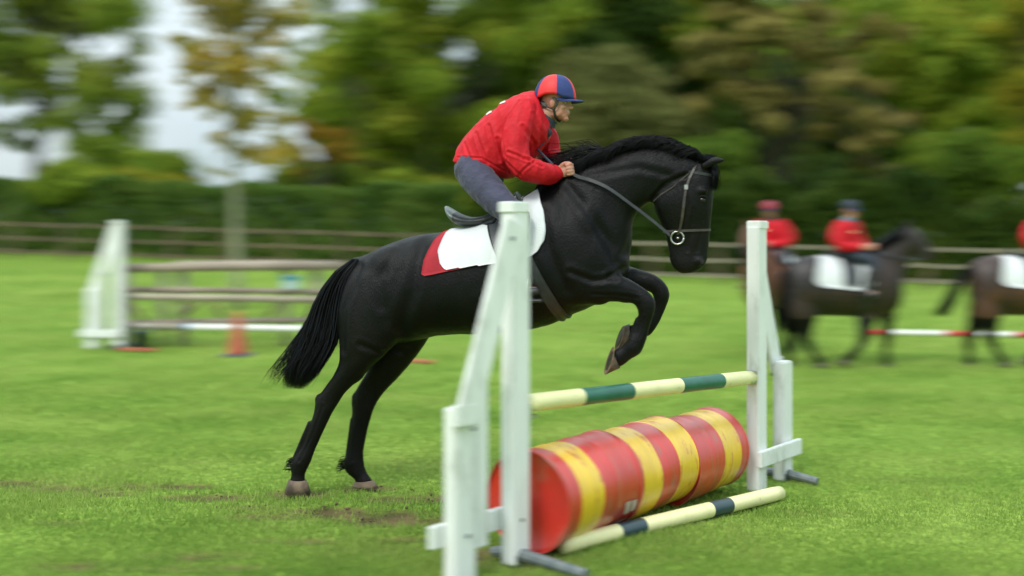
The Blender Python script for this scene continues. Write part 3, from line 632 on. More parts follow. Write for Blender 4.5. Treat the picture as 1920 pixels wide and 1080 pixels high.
# drums
dA = np.array((.09, 6.14)); dB = np.array((1.51, 8.03)); dd = (dB - dA); dL = np.linalg.norm(dd); dd /= dL; DR = .292
bands = [(.13, .37), (.84, 1.08), (1.30, 1.57), (1.98, 2.25)]
seg = dL / 3
for k in range(3):
    s0, s1 = k * seg + .002, (k + 1) * seg - .002
    c0 = dA + dd * s0; z0 = float(terr(*(dA + dd * (s0 + s1) / 2))); root = empty('oil_drum', (*(dA + dd * (s0 + s1) / 2), z0), math.atan2(dd[1], dd[0]))
    tag(root, ['red and yellow oil drum at the near end of the barrel row', 'red and yellow oil drum in the middle of the barrel row', 'faded red and yellow oil drum at the far end of the barrel row'][k], 'oil drum', 'painted oil drums laid end to end under the jump')
    Lh = (s1 - s0) / 2; st = sorted(set([0, .012, .02] + [s1 - s0, s1 - s0 - .012, s1 - s0 - .02] + list(np.linspace(.02, s1 - s0 - .02, 34)) + [b_ - s0 for bd in bands for b_ in bd if s0 < b_ < s1])); n = 56
    rings = []; rs = []
    for q in st:
        f = q / (s1 - s0); r = DR
        if q <= .012 or q >= s1 - s0 - .012: r = DR + .003
        for h in (.333, .667): r += .006 * math.exp(-((f - h) / .016) ** 2)
        rs.append(r)
        ring = []
        for j in range(n):
            a_ = 2 * math.pi * j / n; rj = r * (1 + .010 * math.sin(3 * a_ + k * 2) * math.sin(f * 5 + k) * math.sin(math.pi * f)) - .012 * math.exp(-((f - .5 - .2 * math.sin(k * 4)) / .12) ** 2 - ((a_ - 2.3 - k * .3) / .35) ** 2)
            ring.append((q - Lh, math.cos(a_) * rj, DR + .008 + math.sin(a_) * rj))
        rings.append(np.array(ring))
    g = loft(rings, cap=False); idx = []
    for i in range(len(st) - 1):
        mid = s0 + (st[i] + st[i + 1]) / 2; idx += [1 if any(b0 < mid < b1 for b0, b1 in bands) else 0] * n
    obj('drum_shell', g, [M['drum_red'], M['drum_yellow']], root, True, idx)
    for sgn in (-1, 1):
        x = sgn * (Lh - .014); ring0 = np.array([(x, math.cos(2 * math.pi * j / n) * DR, DR + .008 + math.sin(2 * math.pi * j / n) * DR) for j in range(n)])
        rr = [ring0 + 0]
        for f_, dx in ((.93, 0), (.9, -.006), (.45, -.003), (.02, -.001)):
            q = ring0.copy(); q[:, 1] *= f_; q[:, 2] = DR + .008 + (q[:, 2] - DR - .008) * f_; q[:, 0] += sgn * dx; rr.append(q)
        lid = obj('lid', loft(rr, cap=False), M['drum_red'], root)
        if sgn == -1: obj('bung', xf(tube([(x - .001, 0, 0), (x - .018, 0, 0)], [.032, .028], 14), Matrix.Translation((0, .06, DR + .19))), M['drum_red'], lid, False)
        obj('rim', loft([np.array([(x + sgn * (.012 + .006 * math.cos(t2)), math.cos(2 * math.pi * j / n) * (DR + .003 + .004 * math.sin(t2)), DR + .008 + math.sin(2 * math.pi * j / n) * (DR + .003 + .004 * math.sin(t2))) for j in range(n)]) for t2 in np.linspace(0, 2 * math.pi, 9)], cap=False), M['drum_red'], root)
    if k == 0 or k == 1:
        # scraps of white lettering paint left on the shell
        for (l0, l1, a0, a1) in (((.64, .70, -.62, -.28), (.715, .775, -.60, -.30), (.62, .76, -1.05, -.82)) if k == 0 else ()):
            ring = []
            for q in np.linspace(l0, l1, 5):
                ring.append(np.array([(q - s0 - Lh + .02 * math.sin(7 * a2), -math.cos(a2) * (DR + .006), DR + .008 + math.sin(a2) * (DR + .006)) for a2 in np.linspace(a0, a1, 8)]))
            obj('paint_scrap', loft(ring, closed=False, cap=False), M['drum_patch'], root)

# ------------------------------------------------------------------ rustic rails at the left, cone, bucket
fd = w3g[1] + .35
def RP(px, py, d=fd): return P3(px, py, d)
rz = float(terr(wx(430, fd), fd)); ro = empty('rustic_jump', (wx(430, fd), fd, rz)); tag(ro, 'old brown rustic timber jump of rails, posts and braces at the left', 'jump'); roff = np.array(ro.location)
def rlog(name, p0, p1, d, r, m_): return obj(name, tube([P3(*p0, d), (P3(*p0, d) + P3(*p1, d)) / 2 + np.array((0, 0, .008)), P3(*p1, d)], [r, r * .95, r * .9], 10), m_, ro, off=roff)
rlog('top_rail', (228, 503), (648, 499), fd, .075, M['wood_rustic']); rlog('top_rail', (330, 494), (640, 493), fd + .12, .04, M['wood_pale'])
rlog('middle_rail', (228, 543), (640, 548), fd + .06, .05, M['wood_rustic']); rlog('lower_rail', (228, 606), (640, 599), fd + .06, .05, M['wood_rustic'])
for px in (232, 300, 338, 532, 590, 640):
    x = wx(px, fd + .02); z0 = float(terr(x, fd)); obj('post', tube([(x, fd + .16, z0 - .2), (x, fd + .16, z0 + 1.32)], [.075 if px in (338, 590) else .06] * 2, 10), M['wood_grey'], ro, off=roff)
for p0, p1 in (((236, 560), (275, 606)), ((345, 590), (385, 558)), ((395, 558), (420, 600)), ((600, 560), (575, 600)), ((500, 600), (530, 560))):
    rlog('brace', p0, p1, fd + .10, .035, M['wood_old'])
dpo = fd - .16
striped_pole('jump_pole', P3(236, 556, dpo), P3(640, 563, dpo), .055, [.02], [M['wood_grey'], M['wood_pale']], 'pale plain pole across the middle of the rustic jump')
striped_pole('jump_pole', P3(232, 611, dpo), P3(640, 618, dpo), .055, [.28, .30, .5, .52, .84], [M['wood_grey'], M['pole_blue'], M['pole_white'], M['pole_white'], M['pole_white'], M['pole_blue']], 'white pole with blue end, lowest on the rustic jump')
for px in (338, 590):                        # pegs that carry the two poles
    for py in (566, 624):
        p = P3(px, py, dpo); obj('peg', box(p[0] - .03, p[0] + .03, dpo - .06, fd + .12, p[2] - .045, p[2] - .005), M['wood_old'], ro, False, off=roff)
ps = P3(545, 528, dpo - .05)
sg = empty('number_board', tuple(ps + np.array((0, 0, -.12)))); tag(sg, 'small white and teal board hung on the rustic rails beside the horse tail', 'sign')
obj('board', box(-.13, .13, -.01, .01, .0, .22, .003), mat('board_paint', (.38, .50, .50), (.30, .42, .42), 8, .5), sg, False); obj('stripe', box(-.13, .13, -.016, -.011, .14, .21), M['teal'], sg, False); obj('hanger', box(-.02, .02, .011, .19, .17, .19), M['galv'], sg, False)
cg = gpt(446, 667)
cn = empty('traffic_cone', tuple(cg)); tag(cn, 'orange traffic cone on a grey base before the rustic jump', 'traffic cone')
obj('cone', loft([np.array([(math.cos(a_) * r_, math.sin(a_) * r_, z_) for a_ in np.linspace(0, 2 * math.pi, 25)[:-1]]) for r_, z_ in ((.15, .03), (.145, .06), (.10, .3), (.05, .62), (.035, .66), (.0301, .668))]), M['cone_orange'], cn)
obj('base', box(-.21, .21, -.21, .21, 0, .032, .01), M['cone_base'], cn, False)
bk = gpt(266, 655); bo = empty('bucket', tuple(bk)); tag(bo, 'dark navy bucket on the grass by the white stand foot', 'bucket')
obj('pail', loft([np.array([(math.cos(a_) * r_, math.sin(a_) * r_, z_) for a_ in np.linspace(0, 2 * math.pi, 21)[:-1]]) for r_, z_ in ((.105, 0), (.135, .26), (.142, .262), (.142, .285), (.13, .285), (.10, .02))]), M['bucket'], bo)
obj('handle', tube([(math.cos(t2) * .14, .02, .28 - math.sin(t2) * -.10) for t2 in np.linspace(0, math.pi, 9)], .005, 6), M['steel'], bo)
a0, a1 = gpt(222, 659), gpt(292, 660); a0[2] += .03; a1[2] += .03
striped_pole('flat_pole', a0, a1, .028, [.5], [M['cone_orange'], M['cone_orange']], 'short orange pole flat on the grass in front of the bucket')
a0, a1 = gpt(752, 680), gpt(812, 683); a0[2] += .03; a1[2] += .03
striped_pole('flat_pole', a0, a1, .028, [.5], [M['cone_orange'], M['cone_orange']], 'short orange pole on the grass between horse hind legs and stand')
a0, a1 = gpt(1618, 628), gpt(2080, 636); a0[2] += .05; a1[2] += .05
striped_pole('ground_pole', a0, a1, .05, [frac_for_px(a0, a1, x) for x in (1672, 1772, 1812, 1902, 1960)], [M['pole_red'], M['pole_white']], 'thin red and white striped pole on the grass behind the walking horses')

# ------------------------------------------------------------------ horses
def strands(roots_paths, r, n=3):
    gs = []
    for P, rad in roots_paths:
        gs.append(tube(P, rad, n))
    return join(*gs)
def hoof(fr, secs, v, flat_z=None):
    rings = [fr.ring(a, b_, w, v, 18, 1.0) for a, b_, w in secs]
    if flat_z is not None: rings[-1][:, 2] = flat_z
    return loft(rings), rings[-1]
def horse_body(fr, S, voxel, smooth, name, mats, parent, extra=(), fn=None, midx_fn=None, soft=None):
    gs = [fr.loft(S['body'], 0, 28, .95, .06), fr.loft(S['neck'], 0, 24, 1.0), fr.loft(S['head'], 0, 24, .95)]
    for v, secs in S['legs']: gs.append(fr.loft(secs, v, 20, 1.0))
    gs += list(extra)
    return fuse(name, gs, voxel, smooth, mats, parent, fn, midx_fn, soft, 26)

HF = Frame(-1.56, 7.70, 0.0, R(-12))
S1 = {
 'body': [((664, 487), (637, 545), .07), ((676, 481), (637, 600), .15), ((700, 470), (642, 645), .22), ((740, 453), (690, 655), .265), ((785, 440), (765, 642), .28), ((835, 434), (835, 628), .285), ((890, 428), (900, 627), .305), ((945, 405), (965, 622), .31),
          ((995, 368), (1022, 612), .295), ((1035, 352), (1076, 590), .275), ((1080, 370), (1122, 568), .25), ((1120, 400), (1152, 545), .20), ((1150, 430), (1172, 520), .14), ((1168, 455), (1181, 498), .07)],
 'neck': [((985, 378), (1110, 560), .19), ((1032, 342), (1160, 520), .19), ((1080, 318), (1184, 468), .155), ((1135, 294), (1186, 420), .125), ((1190, 276), (1199, 396), .105), ((1238, 272), (1213, 384), .095), ((1278, 284), (1232, 372), .088), ((1308, 300), (1256, 352), .08), ((1324, 312), (1280, 340), .06)],
 'head': [((1318, 299), (1272, 330), .045), ((1334, 314), (1240, 352), .075), ((1339, 333), (1226, 375), .092), ((1338, 358), (1227, 396), .10), ((1336, 388), (1236, 417), .092), ((1334, 416), (1244, 436), .072), ((1331, 444), (1250, 455), .058), ((1328, 468), (1253, 476), .053), ((1325, 488), (1257, 494), .056), ((1317, 502), (1266, 507), .05), ((1304, 511), (1280, 513), .034)],
 'legs': [
  (-.135, [((1078, 455), (1050, 575), .085), ((1122, 490), (1092, 573), .09), ((1160, 514), (1128, 567), .078), ((1188, 527), (1160, 566), .062), ((1212, 543), (1184, 568), .050), ((1227, 560), (1194, 578), .050), ((1229, 580), (1196, 588), .045), ((1222, 603), (1197, 604), .034), ((1216, 624), (1191, 621), .031), ((1210, 642), (1181, 631), .037), ((1201, 662), (1172, 642), .042), ((1186, 672), (1163, 650), .035), ((1172, 682), (1153, 655), .038), ((1160, 688), (1150, 660), .036)]),
  (.135, [((1120, 465), (1100, 560), .085), ((1160, 490), (1140, 555), .08), ((1195, 503), (1180, 546), .065), ((1226, 513), (1210, 545), .053), ((1249, 532), (1222, 550), .048), ((1256, 552), (1226, 562), .046), ((1250, 574), (1224, 576), .034), ((1240, 597), (1216, 594), .031), ((1230, 615), (1205, 605), .036), ((1218, 630), (1196, 610), .041), ((1200, 632), (1186, 608), .034), ((1186, 637), (1178, 610), .036)]),
  (-.15, [((790, 490), (660, 520), .085), ((782, 560), (639, 575), .125), ((760, 620), (636, 630), .125), ((728, 660), (637, 675), .10), ((695, 690), (627, 702), .075), ((668, 716), (609, 726), .055), ((645, 740), (592, 752), .046), ((626, 770), (588, 775), .042), ((606, 808), (577, 808), .033), ((593, 840), (566, 838), .031), ((584, 862), (549, 862), .038), ((575, 880), (545, 876), .038), ((571, 893), (546, 890), .034), ((573, 903), (543, 901), .042)]),
  (.15, [((850, 520), (740, 540), .09), ((832, 580), (722, 600), .12), ((806, 632), (706, 648), .11), ((768, 684), (690, 692), .082), ((738, 718), (672, 722), .058), ((713, 746), (659, 748), .047), ((698, 776), (660, 774), .042), ((688, 812), (656, 808), .033), ((682, 842), (652, 840), .031), ((682, 864), (643, 868), .038), ((686, 882), (650, 886), .037), ((693, 894), (664, 898), .034), ((698, 902), (666, 904), .042)])]}
a = HF.at
def hb(px, py, v, r, rot=None): return ellipsoid(a(px, py, v), r, rot)
ex = []
for s in (-1, 1):
    # muscle masses: shoulder, point of shoulder, forearm root, stifle, buttock, jowl, brow, nostril wing, chin
    Ry = lambda d_: Matrix.Rotation(R(d_), 3, 'Y')
    ex += [hb(1072, 455, s * .135, (.15, .105, .30), Ry(25)), hb(1115, 500, s * .12, (.15, .10, .13), Ry(0)), hb(1085, 530, s * .15, (.18, .085, .10), Ry(10)),
           hb(735, 600, s * .14, (.14, .10, .17), Ry(20)), hb(690, 570, s * .13, (.17, .10, .24), Ry(15)), hb(740, 505, s * .12, (.22, .12, .17), Ry(-10)),
           hb(1258, 378, s * .056, (.095, .036, .105), Ry(20)), hb(1316, 358, s * .078, (.038, .020, .022), Ry(0)), hb(1309, 490, s * .042, (.035, .02, .03), Ry(0)), hb(1300, 440, s * .038, (.03, .022, .14), Ry(4)),
           hb(1195, 330, s * .055, (.18, .04, .10), Ry(-15))]
    # ears
    e0, e1 = a(1318, 313, s * .052), a(1359, 300, s * .075)
    q, rr = resample([e0, (e0 + e1) / 2 + np.array((0, s * .006, .012)), e1], [.026, .028, .006], 4); ex.append(tube(q, rr, 10, flat=.75))
for v, L4 in ((-.135, ((1209, 574, .052, .050, .058), (1190, 650, .048, .042, .046), (1160, 545, .13, .062, .070), (1110, 545, .14, .075, .09))), (.135, ((1238, 552, .048, .048, .056), (1212, 618, .044, .042, .044), (1195, 525, .12, .06, .065)))):
    for px, py, rx, ry, rz_ in L4: ex.append(hb(px, py, v, (rx, ry, rz_), Ry(20)))
for v, L4 in ((-.15, ((612, 756, .058, .044, .072), (599, 748, .034, .026, .045), (563, 868, .050, .042, .048), (660, 690, .10, .062, .13))), (.15, ((683, 752, .060, .044, .072), (668, 744, .034, .026, .045), (664, 868, .052, .042, .048), (720, 690, .11, .062, .14)))):
    for px, py, rx, ry, rz_ in L4: ex.append(hb(px, py, v, (rx, ry, rz_), Ry(30)))
# tendon lines down the cannon bones
for v, p0, p1 in ((-.15, (582, 790), (552, 860)), (.15, (661, 785), (650, 860)), (-.135, (1196, 596), (1182, 632)), (.135, (1224, 575), (1207, 605))):
    ex.append(tube([a(*p0, v), a(*p1, v)], [.018, .017], 10))
ex.append(hb(1276, 503, 0, (.035, .035, .028)))
GROOVES = [([(1070, 350), (1112, 400), (1142, 450), (1160, 492)], .028, .015), ([(1030, 400), (1042, 470), (1072, 540)], .032, .014), ([(1080, 508), (1120, 524), (1160, 520)], .018, .012),
    ([(1118, 548), (1160, 550), (1200, 556)], .010, .006), ([(1148, 516), (1180, 497)], .016, .013), ([(1220, 388), (1198, 430), (1172, 476)], .020, .010), ([(808, 465), (797, 540), (772, 612)], .038, .018),
    ([(692, 500), (668, 575), (664, 650)], .024, .012), ([(748, 662), (700, 640)], .020, .010), ([(1085, 335), (1140, 326), (1200, 316), (1256, 330)], .022, .007), ([(1280, 345), (1292, 385), (1280, 428)], .012, .007),
    ([(1226, 372), (1250, 345), (1285, 330)], .014, .010), ([(1322, 385), (1316, 430), (1308, 470)], .010, .004), ([(1300, 392), (1296, 430), (1290, 470)], .010, .005), ([(625, 752), (607, 800), (580, 856)], .007, .005), ([(690, 770), (678, 812), (668, 858)], .007, .005), ([(1212, 592), (1204, 630)], .007, .005),
    ([(760, 470), (735, 520), (740, 570)], .03, .008), ([(960, 440), (1000, 520), (1010, 580)], .03, .006)]
def seg_d(P, A_, B_):
    d = B_ - A_; t_ = np.clip(((P - A_) @ d) / (d @ d), 0, 1); return np.linalg.norm(P - A_ - t_[:, None] * d, axis=1)
def coat_fn(co, no):
    n1 = vnoise(co, (9, 9, 5), 3); n2 = vnoise(co, (26, 26, 9), 8); q = co[:, [0, 2]]; dep = np.zeros(len(co))
    for pts, w_, d_ in GROOVES:
        pl = [a(*p)[[0, 2]] for p in pts]; dm = np.min([seg_d(q, pl[i], pl[i + 1]) for i in range(len(pl) - 1)], axis=0)
        dep += -d_ * np.exp(-(dm / w_) ** 2) + d_ * .45 * np.exp(-((dm - 2.1 * w_) / w_) ** 2)
    dep *= .78 * np.clip(np.abs(no[:, 1]) * 1.6, 0, 1)
    return co + no * (.0050 * n1 + .0018 * n2 + dep)[:, None]
horse = empty('horse', tuple(HF.o), HF.th); tag(horse, 'black horse leaping over the striped barrels with forelegs tucked', 'horse')
def soft_w(co):
    u1, u2 = a(1215, 380)[0], a(1290, 380)[0]
    zt = np.interp(co[:, 0], [a(600, 700)[0], a(800, 600)[0], a(1100, 560)[0], a(1150, 520)[0]], [1.05, 1.16, 1.36, 1.60])
    return sstep(zt - .22, zt + .10, co[:, 2]) * (1 - sstep(u1, u2, co[:, 0]))
body = horse_body(HF, S1, .0098, 3, 'body', M['coat_black'], horse, ex, coat_fn, None, soft_w)
BV = bvh_of(body)
# hooves
def hoof_parts(a_top, b_top, w_t, a_bot, b_bot, w_b, v, fl=None, wall=None, sole=None, shear=0):
    g, last = hoof(HF, [(a_top, b_top, w_t), (((a_top[0] + a_bot[0]) / 2, (a_top[1] + a_bot[1]) / 2), ((b_top[0] + b_bot[0]) / 2, (b_top[1] + b_bot[1]) / 2), (w_t + w_b) / 2 + .002), (a_bot, b_bot, w_b)], v, fl)
    if shear:
        g[0][-18:, 0] += -(g[0][-18:, 1] - v) * shear; g[0][18:36, 0] += -(g[0][18:36, 1] - v) * shear * .5; last = g[0][-18:].copy()
    o = obj('hoof', g, wall or M['hoof'], horse)
    c = last.mean(0); nn = c - g[0][:18].mean(0); nn /= np.linalg.norm(nn); r1 = c + (last - c) * .86 + nn * .003; r2 = c + (last - c) * .5 - nn * .004
    obj('sole', loft([last * .999 + c * .001, r1, r2, c + (last - c) * .05 - nn * .004], cap=False), sole or M['sole'], o)
hoof_parts((1163, 690), (1150, 656), .046, (1134, 703), (1151, 650), .060, -.135, shear=.42)
hoof_parts((1184, 640), (1180, 607), .046, (1154, 657), (1170, 611), .058, .135, shear=.42)
hoof_parts((574, 901), (542, 899), .048, (583, 922), (534, 920), .062, -.15, .006, M['muddy_hoof'])
hoof_parts((699, 901), (665, 903), .048, (710, 915), (660, 915), .062, .15, .006, M['muddy_hoof'])
# ergot tufts
for px, py, v in ((545, 868, -.15), (642, 872, .15)):
    pp = []
    for k in range(40):
        p0 = a(px + rng.normal() * 3, py + rng.normal() * 7, v + rng.normal() * .012); e = p0 + np.array((-.018 - rng.random() * .016, rng.normal() * .006, -.022 + rng.normal() * .008)); pp.append(([p0 + np.array((.015, 0, 0)), (p0 + e) / 2 + np.array((0, 0, .008)), e], [.0035, .0028, .0006]))
    obj('fetlock_hair', strands(pp, 0), M['hair_black'], horse)
# eyes, nostrils
for s in (-1, 1):
    p = a(1313, 371, s * .5); h_, n_, _, _ = BV.ray_cast(Vector(p), Vector((0, -s, 0)))
    if h_ is None: h_ = Vector(a(1313, 371, s * .085)); n_ = Vector((0, s, 0))
    e_ = obj('eye', ellipsoid(np.array(h_) - np.array(n_) * .006, (.021, .014, .017), Matrix.Rotation(R(12), 3, 'Y')), M['eye'], horse)
    obj('eyelid', tube([np.array(h_) + np.array((math.cos(t2) * .027, s * .004, .006 + math.sin(t2) * .020)) for t2 in np.linspace(.1, math.pi - .1, 9)], [.003, .006, .007, .007, .007, .007, .007, .006, .003], 8), M['coat_black'], e_)
    p = a(1311, 495, s * .5); h_, n_, _, _ = BV.ray_cast(Vector(p), Vector((0, -s, 0)))
    if h_ is None: h_ = Vector(a(1311, 495, s * .05)); n_ = Vector((0, s, 0))
    obj('nostril', ellipsoid(np.array(h_) + np.array((0, -s * .003, 0)), (.017, .008, .022), Matrix.Rotation(R(-30), 3, 'Y')), M['nostril'], horse)
# mane
crest = [(1035, 343), (1062, 326), (1100, 308), (1140, 291), (1180, 278), (1215, 271), (1250, 274), (1285, 287), (1318, 303)]
ct, _ = resample([a(*c) for c in crest], [0] * len(crest), 20)
pp = []
for k in range(7000):
    f = rng.random(); i = f * (len(ct) - 1.001); p = ct[int(i)] * (1 - i % 1) + ct[int(i) + 1] * (i % 1)
    tg = ct[min(int(i) + 2, len(ct) - 1)] - ct[max(int(i) - 2, 0)]; tg /= np.linalg.norm(tg); up = np.cross(tg, (0, 1, 0)) * -1; up = up if up[2] > 0 else -up
    v0 = rng.normal() * .024; p = p + np.array((0, v0, 0)) - up * .012
    lk = noise.noise(Vector((f * 9, 0, 3))); lk2 = noise.noise(Vector((f * 22 + v0 * 30, 5, 3)))
    ln = (.19 + .07 * lk + .05 * rng.random()) * (.6 + .5 * math.sin(math.pi * min(f * 1.05, 1))); lift = .042 + .012 * lk2 + .022 * rng.random() ** 2 + .012 * lk
    back = -tg; sd = (-.5 if v0 < .012 else .5) * (.7 + .5 * rng.random()); dr = .5 + .9 * abs(v0) / .03 + .2 * lk2
    P = [p, p + up * lift * .75 + back * ln * .12, p + up * lift + back * ln * .4 + np.array((0, sd * .02, 0)), p + up * lift * (1 - .35 * dr) + back * ln * .72 + np.array((0, sd * .05, 0)), p + up * lift * (.8 - 1.0 * dr) + back * ln + np.array((0, sd * .075, rng.normal() * .004))]
    pp.append((P, [.0019, .0019, .0018, .0013, .0004]))
for k in range(260):      # wisps flying back over the withers
    i = rng.random() * 60; p = ct[int(i)]; ln = .16 + .16 * rng.random(); wv = rng.normal() * .02
    pp.append(([p, p + np.array((-.02, -.01, .05)), p + np.array((-ln * .5, -.02 + wv, .075 + wv)), p + np.array((-ln, -.03 + wv, .04 + wv * 1.5))], [.003, .003, .002, .0004]))
for k in range(200):      # forelock between the ears
    p = a(1320 + rng.normal() * 5, 303 + rng.normal() * 3, rng.normal() * .02); e = a(1338 + rng.normal() * 5, 345 + rng.random() * 15, rng.normal() * .045)
    pp.append(([p, p + np.array((.03, 0, .03)), (p + e) / 2 + np.array((.035, 0, .01)), e], [.003, .003, .0025, .0005]))
obj('mane', strands(pp, 0), M['hair_black'], horse)
# tail
yl = [486, 509, 540, 575, 610, 645, 680, 705, 730]; xl = [660, 628, 604, 586, 574, 560, 546, 534, 540]; xr = [672, 655, 642, 637, 634, 629, 606, 590, 566]
pp = []
for k in range(4200):
    q = rng.random(); vv = rng.normal() * .03 * (1 + 0); L_end = .55 + .45 * (rng.random() ** .7); nst = 9; P = []
    ph = rng.random() * 6; am = 3 + 3 * rng.random(); wisp = k > 3850; jx = rng.normal() * 5
    for j in range(nst):
        t_ = j / (nst - 1) * L_end; yy = 486 + t_ * 244; xa, xb = np.interp(yy, yl, xl), np.interp(yy, yl, xr)
        x = xa + (xb - xa) * q + am * math.sin(t_ * 6 + ph) * t_
        x += jx * t_ ** 3
        if wisp: x -= (50 + 45 * (k % 7) / 7) * max(t_ - .42, 0) ** 1.15; yy -= (10 + 40 * (k % 5) / 5) * max(t_ - .6, 0)
        P.append(a(x, yy, vv * (1 + 1.6 * t_) - .02))
    pp.append((P, [.0034, .0036, .0036, .0034, .0031, .0028, .0023, .0016, .0005] if not wisp else [.002] * 8 + [.0004]))
obj('tail', strands(pp, 0), M['hair_black'], horse)
obj('tail_dock', tube([a(690, 492), a(668, 494), a(650, 512), a(636, 548)], [.05, .045, .038, .015], 12), M['hair_black'], horse)

# tack -----------------------------------------------------------------
def side_hit(BVt, u, z, s, mn=.0):
    h_, n_, _, _ = BVt.ray_cast(Vector((u, s * 1.0, z)), Vector((0, -s, 0)))
    return (np.array(h_), np.array(n_)) if h_ is not None else (None, None)
def drape(fr, BVt, left, right, bottom, zc_px, off, rows=26, cols=26, name='cloth', m_=None, parent=None, thick=.008, sides=(-1, 1), top_ang=0.0):
    """lay a cloth on the back. left/right = lists of photo (x, y) edge points, bottom = photo row by fraction"""
    Lz = sorted([(fr.at(*p, -.25)[2], fr.at(*p, -.25)[0]) for p in left]); Rz = sorted([(fr.at(*p, -.25)[2], fr.at(*p, -.25)[0]) for p in right])
    uL = lambda z: np.interp(z, [q[0] for q in Lz], [q[1] for q in Lz]); uR = lambda z: np.interp(z, [q[0] for q in Rz], [q[1] for q in Rz])
    for s in sides:
        grid = []
        for c in range(cols):
            f = c / (cols - 1); um = None; col = []
            zb = fr.at(*bottom(f), -.25)[2]
            zprev = 99.
            angs = np.linspace(R(top_ang), R(150), 90); hits = []
            for an in angs:
                zz = zprev if zprev < 90 else Lz[-1][0]
                u = uL(zz) + (uR(zz) - uL(zz)) * f; zc = fr.at(u_px(fr, u), zc_px, 0)[2] if False else ZC(u)
                dv = Vector((0, s * math.sin(an), math.cos(an))); o_ = Vector((u, 0, zc)) + dv * 1.2
                h_, n_, _, _ = BVt.ray_cast(o_, -dv)
                if h_ is None: continue
                h_ = np.array(h_); zprev = h_[2]
                if n_.dot(dv) < 0: n_ = -n_
                hits.append((h_, np.array(n_) * .5 + np.array(dv) * .5))
                if h_[2] <= zb: break
            H = np.array([h for h, _ in hits]); Nn = np.array([n for _, n in hits]); dl = np.concatenate([[0], np.cumsum(np.linalg.norm(np.diff(H, axis=0), axis=1))]); tt = np.linspace(0, dl[-1], rows)
            Pp = np.stack([np.interp(tt, dl, H[:, i]) for i in range(3)], -1); Nm = np.stack([np.interp(tt, dl, Nn[:, i]) for i in range(3)], -1); Nm /= np.linalg.norm(Nm, axis=1)[:, None]
            grid.append(np.concatenate([Pp + Nm * off, (Pp + Nm * (off + thick))], 0))
        G = np.array(grid)                    # cols x 2rows x 3
        inner, outer = G[:, :rows], G[:, rows:]
        Vv = np.concatenate([outer.reshape(-1, 3), inner.reshape(-1, 3)]); n0 = cols * rows; Fc = []
        for c in range(cols - 1):
            for r_ in range(rows - 1):
                i = c * rows + r_; Fc.append((i, i + 1, i + rows + 1, i + rows)); Fc.append((n0 + i, n0 + i + rows, n0 + i + rows + 1, n0 + i + 1))
        for c in range(cols - 1):
            for r_ in (0, rows - 1): i = c * rows + r_; Fc.append((i, i + rows, n0 + i + rows, n0 + i))
        for r_ in range(rows - 1):
            for c in (0, cols - 1): i = c * rows + r_; Fc.append((i, i + 1, n0 + i + 1, n0 + i))
        yield Vv, Fc
_zu = [a(700, 560)[0], a(850, 530)[0], a(960, 510)[0], a(1040, 470)[0], a(1100, 450)[0]]; _zz = [a(700, 560)[2], a(850, 530)[2], a(960, 510)[2], a(1040, 470)[2], a(1100, 450)[2]]
ZC = lambda u: float(np.interp(u, _zu, _zz))
def round_bottom(y, yr, k=.14):
    def f(t):
        e = min(t, 1 - t); dy = 0 if e > k else yr * (1 - math.sqrt(max(0, 1 - ((k - e) / k) ** 2)))
        return y, dy
    return f
def bottom_fn(x0, y0, x1, y1, yr, k):
    def f(t):
        e = min(t, 1 - t); dy = 0 if e > k else yr * (1 - math.sqrt(max(0, 1 - ((k - e) / k) ** 2)))
        return (x0 + (x1 - x0) * t, y0 + (y1 - y0) * t - dy)
    return f
gs = list(drape(HF, BV, [(828, 420), (808, 450), (795, 485), (792, 525)], [(900, 400), (890, 450), (880, 520)], bottom_fn(796, 518, 880, 500, 4, .05), 0, .004, cols=14))
obj('red_pad', join(*gs), M['cloth_red'], horse)
gs = list(drape(HF, BV, [(848, 405), (826, 440), (820, 470), (824, 500)], [(985, 335), (1004, 362), (1018, 395), (1024, 430), (1019, 462), (1000, 490), (990, 510)], bottom_fn(826, 508, 1000, 484, 34, .13), 0, .013, cols=40, rows=34))
obj('saddle_cloth', join(*gs), M['cloth_white'], horse)
# saddle
sad = fuse('saddle', [HF.loft([((836, 385), (842, 398), .085), ((843, 389), (850, 414), .135), ((862, 400), (866, 424), .150), ((886, 407), (890, 424), .135), ((912, 403), (918, 422), .115), ((938, 388), (944, 412), .10), ((958, 370), (966, 396), .09), ((970, 358), (980, 384), .075)], 0, 28, .9)] ,
           .008, 4, [M['leather_black'], M['saddle_grey']], horse, fn=lambda co, no: co, midx_fn=lambda c: (c[:, 0] < a(858, 400)[0]).astype(int))
gs = list(drape(HF, BV, [(903, 400), (908, 425), (920, 450), (934, 480), (945, 520)], [(965, 360), (985, 400), (995, 440), (990, 480), (980, 520)], bottom_fn(945, 520, 985, 515, 14, .2), 0, .024, cols=16))
obj('flap', join(*gs), M['leather_black'], sad)
gs = list(drape(HF, BV, [(852, 402), (850, 410), (852, 424)], [(940, 395), (925, 420), (922, 440)], bottom_fn(852, 423, 922, 428, 4, .2), 0, .026, cols=14, rows=10))
obj('seat_skirt', join(*gs), M['leather_black'], sad)
def ring_path(c, e1, e2, BVt, n=48, off=.004, a0=0, a1=2 * math.pi, rr0=.8):
    c = Vector(c); e1 = Vector(e1).normalized(); e2 = Vector(e2).normalized(); out = []
    for k in range(n + 1):
        t_ = a0 + (a1 - a0) * k / n; d_ = e1 * math.cos(t_) + e2 * math.sin(t_); h_, n_, _, _ = BVt.ray_cast(c + d_ * rr0, -d_)
        if h_ is not None: out.append(np.array(h_ + d_ * off))
    return out
